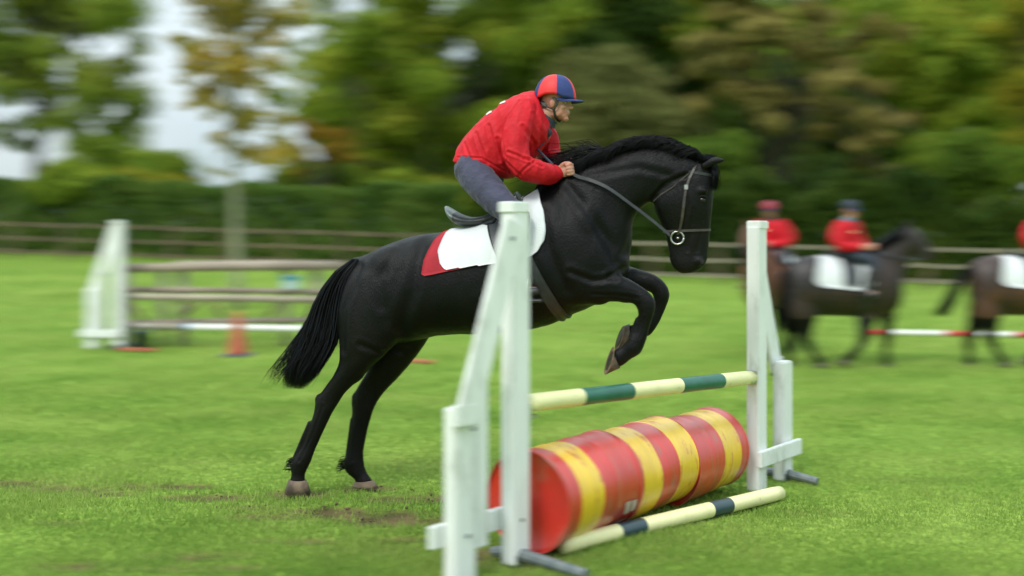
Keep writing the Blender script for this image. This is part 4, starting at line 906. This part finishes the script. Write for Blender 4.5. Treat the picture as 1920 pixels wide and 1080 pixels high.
def belt(P, wdir, w, th, closed=False):
    wdir = np.array(wdir) / np.linalg.norm(wdir); rings = []; P = [np.array(p) for p in P]
    for i, p in enumerate(P):
        t_ = P[min(i + 1, len(P) - 1)] - P[max(i - 1, 0)]; t_ /= np.linalg.norm(t_) + 1e-9; nn = np.cross(t_, wdir); nn /= np.linalg.norm(nn) + 1e-9
        rings.append(np.array([p - wdir * w / 2 - nn * th / 2, p + wdir * w / 2 - nn * th / 2, p + wdir * w / 2 + nn * th / 2, p - wdir * w / 2 + nn * th / 2]))
    return loft(rings)
c0, c1 = a(985, 450), a(1058, 591); ax = c1 - c0; axn = ax / np.linalg.norm(ax); wd = np.cross(axn, (0, 1, 0)); cm = a(1022, 520)
gp = ring_path(cm, -axn, (0, 1, 0), BV, 60, .006, R(60), R(300)); obj('girth', belt(gp, wd, .075, .008), M['leather_black'], horse, False)
for dx in (-.022, .022): obj('girth_strap', belt([p + wd * dx for p in ring_path(cm, -axn, (0, 1, 0), BV, 60, .014, R(62), R(298))], wd, .012, .004), M['leather_grey'], horse, False)
# bridle
br = empty('bridle', (0, 0, 0)); br.parent = horse
LB = M['leather_brown']
def head_ring(fp, bp_, n=40, off=.004): A_, B_ = a(*fp), a(*bp_); e1 = A_ - B_; return ring_path((A_ + B_) / 2, e1, (0, 1, 0), BV, n, off, rr0=.215), np.cross(e1, (0, 1, 0))
P_, w_ = head_ring((1331, 431), (1247, 434)); obj('noseband', belt(P_, w_, .016, .005), LB, br, False)
P_, w_ = head_ring((1338, 330), (1262, 318)); P_ = [p for p in P_ if p[0] > a(1290, 330)[0]]; obj('browband', belt(P_, w_, .018, .005), M['leather_black'], br, False)
for s in (-1, 1):
    pts = []
    for px, py in [(1308, 302), (1302, 318), (1294, 335), (1288, 352), (1285, 370), (1283, 390), (1280, 410), (1276, 430), (1272, 440)]:
        q = a(px, py, 0); h_, n_ = side_hit(BV, q[0], q[2], s)
        pts.append((h_ if h_ is not None else q + np.array((0, s * .03, 0))) + np.array((0, s * .005, 0)))
    obj('cheekpiece', belt(pts, (1, 0, .12), .017, .006), LB, br, False)
    obj('buckle', xf(box(-.012, .012, -.004, .004, -.016, .016, .002), Matrix.Translation(pts[3] + np.array((0, s * .006, 0)))), M['steel'], br, False)
    q = a(1270, 446, s * .066); bit = obj('bit_ring', tube([q + np.array((math.cos(t2) * .042, 0, math.sin(t2) * .042)) for t2 in np.linspace(0, 2 * math.pi, 25)], .0058, 8), M['steel'], br)
    pts = []
    for px, py in [(1302, 318), (1282, 335), (1262, 352), (1240, 366), (1226, 378)]:
        q = a(px, py, 0); h_, n_ = side_hit(BV, q[0], q[2], s)
        if h_ is not None: pts.append(h_ + np.array((0, s * .004, 0)))
    if len(pts) > 2: obj('throat_lash', belt(pts, (0, 0, 1), .011, .005), LB, br, False)
    pr = [(1256, 441, .078), (1225, 415, .10), (1187, 386, .135), (1141, 353, .165), (1108, 338, .15), (1084, 331, .115), (1068, 322, .085)]
    P_, _ = resample([a(x, y, s * v) for x, y, v in pr], [0] * len(pr), 5); obj('rein', belt(P_, (0, .25, 1), .024, .006), M['leather_grey'] if s < 0 else M['leather_black'], br, False)
obj('bit_bar', tube([a(1270, 446, -.064), a(1276, 448, 0), a(1270, 446, .064)], .008, 8), M['steel'], br)
# second bridle rein loop from hand to mane
P_, _ = resample([a(1068, 318, -.07), a(1050, 306, -.02), a(1062, 305, .04), a(1075, 312, .07)], [0] * 4, 5); obj('rein_loop', belt(P_, (0, .2, 1), .018, .005), M['leather_black'], br, False)

# ------------------------------------------------------------------ people
def head_geo(c, fwd, up=(0, 0, 1), k=1.0):
    f = Vector(fwd).normalized(); u = Vector(up); u = (u - f * u.dot(f)).normalized(); l = u.cross(f)
    m_ = Matrix(((f.x * k, l.x * k, u.x * k, c[0]), (f.y * k, l.y * k, u.y * k, c[1]), (f.z * k, l.z * k, u.z * k, c[2]), (0, 0, 0, 1)))
    E = ellipsoid; gs = [E((-.005, 0, .03), (.098, .077, .105)), E((.035, 0, -.04), (.058, .060, .078)), E((.042, 0, -.085), (.048, .046, .032)), E((.072, 0, -.108), (.024, .026, .018)),
         E((.083, 0, .022), (.018, .048, .012)), E((.098, 0, -.008), (.016, .010, .026)), E((.110, 0, -.030), (.018, .013, .013)), E((.102, .012, -.033), (.011, .008, .008)), E((.102, -.012, -.033), (.011, .008, .008)),
         E((.090, 0, -.062), (.012, .026, .007)), E((.088, 0, -.074), (.012, .023, .008)), E((.060, .040, -.030), (.026, .022, .022)), E((.060, -.040, -.030), (.026, .022, .022)), E((.02, .05, -.07), (.04, .012, .03)), E((.02, -.05, -.07), (.04, .012, .03))]
    for s in (-1, 1): gs += [E((-.004, s * .078, -.012), (.020, .009, .032)), E((-.006, s * .083, -.008), (.013, .007, .024))]
    return [xf(g, m_) for g in gs], m_
def fist(wr, d, s, k=1.0, up=(0, 0, 1)):
    """closed hand: wrist point wr, direction d, thumb side up"""
    d = Vector(d).normalized(); u = Vector(up); u = (u - d * u.dot(d)).normalized(); l = d.cross(u) * s; gs = []; wr = Vector(wr)
    P = lambda x, y, z: np.array(wr + d * x * k + l * y * k + u * z * k)
    m_ = Matrix((d, l, u)).transposed()
    gs.append(ellipsoid(P(.045, 0, 0), (.048 * k, .020 * k, .040 * k), m_))
    for i, (z, ln) in enumerate(((.030, .95), (.010, 1.0), (-.010, .95), (-.029, .8))):
        r = .0098 * k
        pts = [P(.075, .010, z), P(.098 * (.96 + .04 * ln), .006, z), P(.104, -.018 * ln, z), P(.088, -.036 * ln, z), P(.066, -.034 * ln, z)]
        q, rr = resample(pts, [r * 1.1, r * 1.12, r, r * .95, r * .85], 3); gs.append(limb(q, rr, 10))
    q, rr = resample([P(.020, -.004, .024), P(.052, -.014, .044), P(.080, -.026, .044), P(.096, -.034, .038)], [.014 * k, .0125 * k, .011 * k, .009 * k], 3); gs.append(limb(q, rr, 10))
    return gs
def helmet(root, m_head, r, mats, shells, offs, off, peak=True, nseg=6, strap=True, sub=None):
    """dome of alternating silk panels over the skull"""
    n = nseg * 10; rings = []; idx = []
    zs = np.linspace(0, 1, 13)
    for z_ in zs:
        th = z_ * math.pi / 2 * .985; ring = []
        for j in range(n):
            a_ = 2 * math.pi * j / n + offs; rx, ry = r[0], r[1]
            edge = (1 - z_) ** 2; low = -.012 * edge * (1 - abs(math.sin(a_))) - .0 ; rise = .018 * edge * math.exp(-((abs(math.sin(a_)) - 1) / .12) ** 2)
            sc_ = math.cos(th) ** .82; seam = 1 - .012 * (1 - abs(math.sin(nseg / 2 * (a_ - offs)))) ** 6
            ring.append((math.cos(a_) * rx * sc_ * seam - .008, math.sin(a_) * ry * sc_ * seam, r[3] + math.sin(th) * r[2] + low + rise))
        rings.append(np.array(ring))
    inner = [np.array([(p[0] * .9, p[1] * .9, p[2] + .003) for p in rings[0]])]
    g = loft(inner + rings, cap=False); idx = []
    for i in range(len(rings)):
        for j in range(n): idx.append((j // 10) % 2)
    g = (g[0], g[1] + [tuple(range(len(inner + rings) * n - n, len(inner + rings) * n))]); idx.append(0)
    V_, F_ = xf(g, m_head); h_ = obj('helmet', (V_, F_), mats, root, True, idx, off)
    if peak:
        rr = []
        for q in np.linspace(0, 1, 6):
            rr.append(np.array([((r[0] - .03 + q * .075 * max(math.cos(t2), 0) ** .6) * math.cos(t2) - .008 + q * .012, (r[1] - .01) * math.sin(t2) * (1 - .1 * q), r[3] - .006 - q * .010 - q * .01 * abs(math.sin(t2))) for t2 in np.linspace(-1.25, 1.25, 17)]))
        up_ = [x + np.array((0, 0, .006)) for x in rr]
        g1 = loft(rr, False, False); g2 = loft(up_, False, False); g3 = loft([rr[-1], up_[-1]], False, False)
        V_, F_ = xf(join(g1, g2, g3), m_head); obj('peak', (V_, F_), M['navy'], h_, off=off)
    if strap:
        for s in (-1, 1):
            y = s * .085
            for pts in ([(-.085, s * .062, .0), (-.05, s * .079, -.03), (.012, s * .078, -.055)], [(.036, s * .080, .01), (.028, s * .080, -.03), (.012, s * .076, -.055), (.020, s * .055, -.105), (.035, s * .02, -.128), (.036, 0, -.130)]):
                P_, _ = resample(pts, [0] * len(pts), 4); V_, F_ = xf(belt(P_, (1, 0, .3), .015, .005), m_head); obj('chin_strap', (V_, F_), M['rubber'], h_, False, off=off)
    return h_

HR = HF
seat = a(905, 400)
rider = empty('person', (0, 0, 0), HF.th); wp = HF.o + HF.u * seat[0] + HF.v * seat[1] + np.array((0, 0, seat[2])); rider.location = tuple(wp)
tag(rider, 'person in red jacket and red and navy helmet, crouching forward on the black jumping horse', 'person')
off = seat
hc = a(1042, 193); hg, mh = head_geo(hc, (1, -.10, -.05))
neck = limb(*resample([a(1005, 228), a(1022, 218), a(1036, 208)], [.075, .062, .058], 4))
def arm(pts, rad, k=5): q, r_ = resample(pts, rad, k); return limb(q, r_, 16)
wn_, wf_ = a(1044, 323, -.085), a(1056, 313, .085)
fn_ = fist(wn_, a(1085, 316, -.075) - wn_, -1, 1.08); ff_ = fist(wf_, a(1090, 310, .07) - wf_, 1, 1.05)
nw = a(975, 400, -.33)
bgs = hg + [neck] + fn_ + ff_ + [
    HR.loft([((870, 295), (935, 335), .14), ((890, 262), (975, 315), .15), ((925, 222), (1000, 290), .16), ((960, 195), (1015, 258), .17), ((988, 185), (1022, 240), .12)], 0, 20, 1.0),
    arm([a(978, 222, -.17), a(968, 265, -.22), a(985, 312, -.24), a(1012, 320, -.17), wn_], [.06, .05, .042, .036, .026]),
    arm([a(992, 222, .17), a(1012, 262, .22), a(1018, 300, .23), a(1040, 305, .15), wf_], [.06, .05, .042, .036, .026])]
for s in (-1, 1):
    bgs.append(arm([a(888, 320, s * .09), a(900, 342, s * .17), a(925, 369, s * .26), a(950, 393, s * .315), a(970, 406, s * .335), a(965, 455, s * .36), a(952, 525, s * .36)], [.075, .075, .07, .062, .052, .045, .035]))
    bgs.append(arm([a(952, 525, s * .36), a(955, 548, s * .365), a(1003, 545, s * .37)], [.035, .035, .025]))
bo_ = fuse('body', bgs, .0062, 3, M['skin'], rider); bo_.data.transform(Matrix.Translation(-Vector(off)))
# jacket
def cloth_fn(amp, sc_, seed=0, stretch=(1, 1, 1)):
    def f(co, no):
        n1 = vnoise(co, (sc_ * stretch[0], sc_ * stretch[1], sc_ * stretch[2]), seed); n2 = vnoise(co, (sc_ * 2.3, sc_ * 2.3, sc_ * 1.3), seed + 5)
        rid = 1 - np.abs(n1) * 2.2
        return co + no * (amp * (rid * .9 + .4 * n2))[:, None]
    return f
jg = [HR.loft([((850, 302), (950, 334), .185), ((856, 288), (963, 330), .195), ((866, 268), (978, 318), .20), ((886, 245), (994, 302), .205), ((914, 217), (1008, 287), .21), ((944, 194), (1022, 270), .215), ((968, 181), (1030, 256), .195), ((988, 174), (1033, 242), .145), ((1003, 173), (1034, 232), .095)], 0, 28, .95),
      arm([a(982, 205, -.14), a(975, 228, -.19), a(966, 268, -.235), a(972, 300, -.25), a(988, 316, -.245), a(1012, 323, -.19), a(1032, 326, -.125), a(1042, 324, -.095)], [.085, .092, .088, .082, .080, .075, .066, .052]),
      arm([a(1000, 215, .14), a(1012, 235, .19), a(1026, 262, .22), a(1032, 285, .22), a(1038, 300, .18), a(1050, 310, .11)], [.085, .085, .078, .070, .062, .048])]
CREASE = [([(976, 192), (952, 225), (948, 262), (956, 296)], .007, .006), ([(952, 300), (984, 331)], .008, .008), ([(962, 288), (1000, 304)], .008, .008), ([(978, 332), (1006, 306)], .007, .006), ([(990, 300), (1020, 314)], .007, .005),
    ([(868, 268), (884, 302)], .010, .006), ([(892, 250), (914, 306)], .011, .007), ([(918, 236), (936, 300)], .011, .007), ([(935, 262), (950, 322)], .012, .008), ([(1000, 214), (1012, 246), (1006, 276)], .010, .006), ([(985, 240), (1000, 268), (996, 292)], .010, .006), ([(855, 294), (905, 297), (948, 322)], .006, .005)]
def jacket_fn(co, no):
    co2 = cloth_fn(.0085, 10, 2, (1.3, 1.0, .55))(co, no); q = co[:, [0, 2]]; dep = np.zeros(len(co))
    for pts, w_, d_ in CREASE:
        pl = [a(*p, -.18)[[0, 2]] for p in pts]; dm = np.min([seg_d(q, pl[i], pl[i + 1]) for i in range(len(pl) - 1)], axis=0)
        dep += -d_ * np.exp(-(dm / w_) ** 2) + d_ * .6 * np.exp(-((dm - 2 * w_) / w_) ** 2)
    return co2 + no * (dep * np.clip(np.abs(no[:, 1]) * 1.8, 0, 1))[:, None]
jk = fuse('jacket', jg, .0065, 2, M['jacket_red'], rider, jacket_fn)
jk.data.transform(Matrix.Translation(-Vector(off)))
# zip strip, white back lettering traces, cuffs
obj('cuff', tube([a(1038, 325, -.105), a(1046, 323, -.085)], [.050, .046], 18), M['jacket_red'], rider, off=off)
JB = BVHTree.FromPolygons([v.co[:] for v in jk.data.vertices], [tuple(p.vertices) for p in jk.data.polygons])
def on_jacket(px, py, v, dirv):
    d_ = Vector(dirv).normalized(); o_ = Vector(a(px, py, v) - off); h_, n_, _, _ = JB.ray_cast(o_ + d_ * .5, -d_); return np.array(h_) if h_ is not None else None
for (px, py, ln) in ((945, 196, 1), (918, 214, 1)):
    for v0 in (-.115, -.06, .0, .06):
        ring = []
        for q in np.linspace(-5, 5, 4):
            row = []
            for v in np.linspace(v0, v0 + .038, 4):
                h_ = on_jacket(px + q, py - q * .6, v, (-.55, 0, .83)); row.append((h_ if h_ is not None else a(px, py, v) - off) + np.array((-.55, 0, .83)) * .004)
            ring.append(np.array(row))
        obj('back_letter', loft(ring, False, False), M['jacket_white'], jk)
# the half open front zip
P_, _ = resample([a(1026, 262, -.035), a(1012, 275, -.05), a(1003, 288, -.06)], [0] * 3, 4)
zz_ = []
for px, py, v in [(1029, 258, -.03), (1020, 270, -.05), (1010, 281, -.062), (1001, 293, -.07)]:
    h_ = on_jacket(px, py, v, (.8, -.5, -.35)); zz_.append(h_ if h_ is not None else a(px, py, v) - off)
obj('zip', belt(zz_, (.1, .7, .2), .022, .008), M['navy_dark'], jk, False)
# collar
cg_ = []
cc0, cc1 = a(1008, 196), a(1030, 246)
for q, rad, lift in ((0, .082, 0), (.5, .078, .028), (1, .083, .05)):
    cen = a(1018, 226) + np.array((.35, 0, .9)) * lift
    cg_.append(np.array([cen + np.array((math.cos(t2) * rad * .98 + .0, 0, 0)) * 1.0 + np.array((0, math.sin(t2) * rad * .92, 0)) + np.array((.0, 0, -math.cos(t2) * rad * .75)) for t2 in np.linspace(0, 2 * math.pi, 33)[:-1]]))
col_in = [cen_r * .93 + cen_r.mean(0) * .07 for cen_r in cg_[::-1]]
obj('collar', loft(cg_ + col_in, cap=False), M['navy_dark'], rider, off=off)
for s in (-1, 1):
    obj('collar_point', fuse_pts if False else tube([a(1022, 236, s * .065), a(1030, 250, s * .055), a(1022, 262, s * .045)], [.022, .026, .006], 10, flat=.45), M['navy_dark'], rider, off=off)
# trousers
tg = [ellipsoid(a(888, 318, 0), (.13, .165, .12)), HR.loft([((856, 302), (945, 325), .15), ((860, 325), (940, 345), .17), ((872, 345), (920, 355), .12)], 0, 24, 1.0)]
for s in (-1, 1):
    tg.append(arm([a(886, 318, s * .09), a(900, 340, s * .17), a(925, 368, s * .26), a(950, 392, s * .315), a(970, 404, s * .335), a(972, 425, s * .35), a(966, 455, s * .36)], [.125, .118, .105, .092, .078, .070, .064]))
tr = fuse('trousers', tg, .009, 3, M['breeches'], rider, cloth_fn(.0060, 12, 9, (1, 1, .8))); tr.data.transform(Matrix.Translation(-Vector(off)))
for s in (-1, 1):
    b_ = fuse('boot', [arm([a(968, 440, s * .36), a(962, 475, s * .37), a(954, 525, s * .37)], [.070, .066, .050]), arm([a(952, 528, s * .372), a(953, 548, s * .375)], [.05, .042]), arm([a(950, 552, s * .375), a(975, 551, s * .38), a(1004, 547, s * .385)], [.038, .038, .030]),
              xf(box(-.05, .20, -.035, .035, -.012, .012, .004), Matrix.Translation(a(962, 563, s * .38)))], .009, 3, M['rubber'], rider)
    b_.data.transform(Matrix.Translation(-Vector(off)))
    q = a(992, 545, s * .38) - off
    st_ = empty('stirrup', tuple(a(992, 556, s * .38))); st_.parent = horse
    obj('stirrup_iron', tube([(0, math.cos(t2) * .055, max(math.sin(t2), -.05) * .12) for t2 in np.linspace(0, 2 * math.pi, 25)], .006, 8), M['steel'], st_)
    tp = a(950, 430, s * .345) - a(992, 556, s * .38); obj('stirrup_leather', belt([(0, 0, .12), tuple(tp * .5 + np.array((0, -s * -.01, .06))), tuple(tp)], (1, 0, 0), .022, .005), M['leather_black'], st_, False)
helmet(rider, mh, (.148, .118, .165, .028), [M['silk_red'], M['navy']], 0, -math.pi / 2 - R(43), off)
_pk, _ = resample([(-.07, s_, .0) for s_ in (-.05, .05)], [0, 0], 2)
# hair at the nape, eyes
V_, F_ = xf(join(ellipsoid((-.062, 0, -.02), (.045, .066, .045)), ellipsoid((.004, .074, .012), (.022, .006, .022)), ellipsoid((.004, -.074, .012), (.022, .006, .022))), mh); obj('hair', (V_, F_), M['hair_grey'], rider, off=off)
for s in (-1, 1):
    V_, F_ = xf(ellipsoid((.078, s * .031, -.002), (.0115, .0125, .0105)), mh); e_ = obj('eye', (V_, F_), M['white_eye'], rider, off=off)
    V_, F_ = xf(ellipsoid((.0865, s * .031, -.002), (.0045, .0055, .0055)), mh); obj('iris', (V_, F_), M['eye'], e_, off=off)
    V_, F_ = xf(ellipsoid((.090, s * .030, .015), (.005, .014, .0025)), mh); obj('eyebrow', (V_, F_), M['hair_grey'], rider, off=off)

# ------------------------------------------------------------------ waiting horses and riders
d2 = 15.4; x2 = wx(1570, d2); z2 = float(terr(x2, d2))
F2 = Frame(x2, d2, z2, 0.0)
b2 = F2.at
S2 = {
 'body': [((1478, 500), (1477, 540), .09), ((1486, 490), (1480, 572), .19), ((1512, 480), (1505, 589), .27), ((1550, 482), (1548, 592), .29), ((1590, 483), (1592, 593), .30), ((1625, 475), (1634, 595), .28), ((1652, 476), (1664, 589), .24), ((1674, 492), (1684, 578), .17), ((1688, 512), (1693, 556), .08)],
 'neck': [((1618, 474), (1676, 570), .17), ((1640, 464), (1692, 530), .14), ((1660, 448), (1698, 500), .105), ((1678, 435), (1704, 482), .085), ((1694, 427), (1710, 468), .07)],
 'head': [((1700, 424), (1696, 448), .05), ((1714, 427), (1699, 464), .085), ((1726, 437), (1708, 476), .085), ((1737, 453), (1721, 483), .065), ((1746, 469), (1732, 489), .054), ((1750, 480), (1738, 494), .052), ((1750, 489), (1742, 496), .03)],
 'legs': [
  (-.13, [((1545, 545), (1480, 545), .10), ((1536, 585), (1482, 590), .10), ((1528, 612), (1496, 616), .06), ((1523, 632), (1499, 637), .047), ((1530, 655), (1515, 658), .032), ((1542, 672), (1526, 676), .038), ((1547, 680), (1532, 683), .034)]),
  (.13, [((1535, 545), (1478, 545), .10), ((1515, 592), (1474, 598), .095), ((1498, 622), (1470, 626), .058), ((1489, 640), (1467, 645), .047), ((1484, 662), (1471, 664), .032), ((1486, 678), (1468, 678), .038), ((1487, 684), (1470, 684), .034)]),
  (-.12, [((1662, 545), (1608, 560), .08), ((1648, 590), (1614, 597), .065), ((1636, 618), (1611, 620), .048), ((1630, 638), (1607, 638), .044), ((1616, 657), (1602, 650), .031), ((1604, 671), (1588, 662), .037), ((1593, 680), (1580, 672), .034)]),
  (.12, [((1688, 545), (1638, 560), .08), ((1680, 590), (1648, 596), .065), ((1674, 618), (1652, 620), .048), ((1673, 637), (1653, 637), .044), ((1668, 658), (1655, 658), .031), ((1671, 676), (1654, 676), .037), ((1672, 683), (1656, 683), .034)])]}
ex2 = []
for s in (-1, 1):
    e0, e1 = b2(1700, 428, s * .05), b2(1704, 410, s * .07); ex2.append(tube([e0, (e0 + e1) / 2, e1], [.028, .028, .008], 8))
    ex2.append(ellipsoid(b2(1712, 457, s * .05), (.10, .035, .10)))
def bay_idx(c):  # dark legs, mane line and muzzle on a brown body
    return ((c[:, 2] < .72) | (c[:, 0] > b2(1742, 480)[0])).astype(int)
def waiting_horse(col, label, tail_px):
    root = empty('horse', (x2, d2, z2)); tag(root, label, 'horse', 'saddled horses waiting by the far rail')
    bd = horse_body(F2, S2, .018, 5, 'body', [col, M['coat_black']], root, ex2, None, bay_idx)
    for v, aa, bb, a2_, b2_ in ((-.13, (1548, 680), (1531, 683), (1554, 691), (1530, 691)), (.13, (1488, 683), (1469, 684), (1491, 691), (1466, 691)), (-.12, (1594, 681), (1580, 671), (1588, 690), (1570, 682)), (.12, (1673, 683), (1655, 683), (1677, 691), (1652, 691))):
        rg = [F2.ring(aa, bb, .045, v, 14), F2.ring(a2_, b2_, .058, v, 14)]
        if a2_[1] == 691: rg[-1][:, 2] = .004
        obj('hoof', loft(rg), M['hoof'], root)
    pp = []
    for k in range(420):
        v = rng.normal() * .03; P = []
        q = rng.normal() * .5; le = .7 + .3 * rng.random()
        for j in range(6):
            t_ = j / 5 * le; x = np.interp(t_, np.linspace(0, 1, len(tail_px)), [p[0] for p in tail_px]); y = np.interp(t_, np.linspace(0, 1, len(tail_px)), [p[1] for p in tail_px])
            P.append(b2(x + q * 9 * (.3 + t_) + rng.normal() * .5, y, v * (1 + t_)))
        pp.append((P, [.008, .009, .009, .008, .006, .001]))
    obj('tail', strands(pp, 0), M['hair_black'], root)
    pp = []
    for k in range(420):
        f = rng.random(); p = b2(np.interp(f, [0, .5, 1], [1625, 1662, 1700]), np.interp(f, [0, .5, 1], [474, 446, 425]), rng.normal() * .01)
        pp.append(([p, p + np.array((-.03, -.03, .03)), p + np.array((-.06, -.08, -.03)), p + np.array((-.07, -.10, -.14 - .06 * rng.random()))], [.006, .006, .005, .001]))
    obj('mane', strands(pp, 0), M['hair_black'], root)
    # saddle cloth, saddle, girth, bridle
    BB = bvh_of(bd)
    global ZC
    ZC = lambda u: b2(1580, 545)[2]
    gs = list(drape(F2, BB, [(1548, 470), (1534, 505), (1528, 530), (1536, 560)], [(1618, 465), (1630, 500), (1636, 530), (1622, 560)], bottom_fn(1532, 536, 1628, 546, 10, .2), 0, .012, cols=18, rows=16, thick=.012))
    obj('saddle_cloth', join(*gs), M['cloth_white'], root)
    obj('saddle', F2.loft([((1552, 467), (1554, 478), .10), ((1560, 473), (1562, 484), .15), ((1580, 477), (1582, 485), .13), ((1600, 470), (1604, 482), .10), ((1612, 464), (1616, 478), .07)], 0, 18, .9), M['leather_black'], root)
    gs = list(drape(F2, BB, [(1578, 470), (1580, 520), (1580, 545)], [(1606, 466), (1612, 505), (1608, 545)], bottom_fn(1580, 538, 1606, 538, 6, .3), 0, .028, cols=8, rows=12)); obj('saddle_flap', join(*gs), M['leather_black'], root)
    obj('girth', belt(ring_path(b2(1610, 545), (0, 0, 1), (0, 1, 0), BB, 40, .008, R(70), R(290)), (1, 0, 0), .08, .01), M['leather_black'], root, False)
    obj('noseband', belt(ring_path(b2(1733, 470), (.5, 0, .35), (0, 1, 0), BB, 24, .005), (.5, 0, -.7), .02, .006), M['leather_black'], root, False)
    for s in (-1, 1):
        P_, _ = resample([b2(1733, 485, s * .06), b2(1705, 485, s * .13), b2(1660, 476, s * .17), b2(1615, 468, s * .08)], [0] * 4, 5); obj('rein', belt(P_, (0, .2, 1), .022, .006), M['leather_black'], root, False)
    return root
hA = waiting_horse(M['coat_brown'], 'dark brown horse walking right, its rider in full view beside the far stand', [(1480, 497), (1472, 520), (1470, 560), (1474, 610), (1478, 628)])
hB = waiting_horse(M['coat_bay'], 'bay horse cut off by the right edge, only hindquarters and swishing tail showing', [(1482, 497), (1464, 515), (1446, 545), (1430, 575), (1418, 596)])
hB.location = (x2 + wx(960 + 348, d2), d2 + .1, z2); 
hC = waiting_horse(M['coat_chestnut'], 'chestnut horse half hidden behind the far white jump stand', [(1480, 497), (1472, 520), (1470, 560), (1474, 600), (1478, 618)])

def mounted_person(label, silks, collar, head_yaw, hat_mats, turn=0):
    root = empty('person', (0, 0, 0)); tag(root, label, 'person', 'riders in red jackets waiting by the far rail')
    # local frame: origin at the seat, +x the way the horse faces; the trunk may be turned toward the side
    tw = Matrix.Rotation(R(turn), 4, 'Z'); TW = lambda gg: [xf(q_, tw) for q_ in gg]
    hc_ = np.array((.05, 0, .70)); fw = (math.cos(head_yaw), math.sin(head_yaw), -.08); hg_, mh_ = head_geo(hc_, fw)
    g = hg_ + [limb([(.0, 0, .48), (.03, 0, .62)], [.06, .055], 12), ellipsoid((0, 0, .30), (.10, .15, .24))]
    for s in (-1, 1):
        wr = np.array((.30, s * .07, .12)); g += TW([arm([(0, s * .17, .46), (.0, s * .26, .26), (.14, s * .20, .13), tuple(wr)], [.055, .045, .04, .028])] + fist(wr, (1, -s * .2, 0), s, 1.25))
        g += [arm([(0, s * .1, .02), (.28, s * .31, -.10), (.20, s * .36, -.50), (.17, s * .36, -.56), (.28, s * .38, -.58)], [.09, .065, .05, .04, .03])]
    fuse('body', g, .013, 2, M['skin'], root)
    jg_ = [ellipsoid((0, 0, .14), (.15, .20, .16)), ellipsoid((0, 0, .30), (.15, .205, .24)), ellipsoid((.0, 0, .43), (.12, .21, .11))]
    for s in (-1, 1): jg_.append(arm([(0, s * .18, .46), (-.01, s * .27, .34), (.02, s * .32, .22), (.12, s * .25, .13), (.26, s * .11, .125)], [.095, .095, .09, .08, .06]))
    jg_ = TW(jg_)
    jkb = fuse('jacket', jg_, .014, 3, M['jacket_red'], root, cloth_fn(.008, 9, 4))
    obj('collar', tube([(.0, 0, .50), (.02, 0, .575)], [.085, .075], 16), collar, root)
    tg_ = [ellipsoid((0, 0, .03), (.16, .18, .12))]
    for s in (-1, 1): tg_.append(arm([(0, s * .1, .02), (.15, s * .24, -.03), (.29, s * .33, -.10), (.24, s * .36, -.30)], [.11, .10, .078, .065]))
    fuse('trousers', tg_, .014, 3, M['navy_dark'], root)
    for s in (-1, 1):
        fuse('boot', [arm([(.25, s * .365, -.26), (.20, s * .375, -.45), (.17, s * .38, -.58)], [.072, .065, .045]), arm([(.15, s * .38, -.62), (.30, s * .395, -.61)], [.042, .032])], .014, 2, M['rubber'], root)
        obj('stirrup_iron', tube([(.24, s * .39 + math.cos(t2) * .055, -.655 + max(math.sin(t2), 0) * .13) for t2 in np.linspace(0, 2 * math.pi, 21)], .007, 6), M['steel'], root)
    h_ = helmet(root, mh_, (.135, .108, .14, .03), hat_mats, 0, 0, np.zeros(3))
    q = obj('chest_badge', xf(belt([(.162, -.12, .36), (.170, -.08, .36), (.172, -.04, .36)], (0, 0, 1), .025, .012), tw), M['pole_cream'], jkb, False)
    return root
sp = b2(1588, 478)
pA = mounted_person('person in a red jacket with teal collar and dark helmet on the dark brown horse', None, M['teal'], R(-55), [M['navy_dark'], M['navy_dark']], -48)
pA.scale = pB_s = (.92, .92, .92)
pA.location = (x2 + sp[0], d2, z2 + sp[2])
pB = mounted_person('person in a red jacket and maroon helmet on the chestnut horse behind the stand', None, M['navy_dark'], R(25), [M['silk_maroon'], M['silk_maroon']])
pB.scale = pB_s
pC = copy_tree(pA); tag(pC, 'person whose red sleeve just enters at the right edge, on the bay horse')
pC.location = (x2 + wx(960 + 350, d2) + sp[0] + .10, d2 + .1, z2 + sp[2])
# chestnut horse: turned away three quarters
def place_rot(horse_, person_, px, d_, yaw):
    x = wx(px, d_); z = float(terr(x, d_)); horse_.location = (x, d_, z); horse_.rotation_euler = (0, 0, yaw)
    r = Matrix.Rotation(yaw, 3, 'Z') @ Vector((sp[0], 0, 0)); person_.location = (x + r.x, d_ + r.y, z + sp[2]); person_.rotation_euler = (0, 0, yaw)
place_rot(hC, pB, 1450, 16.9, R(237))
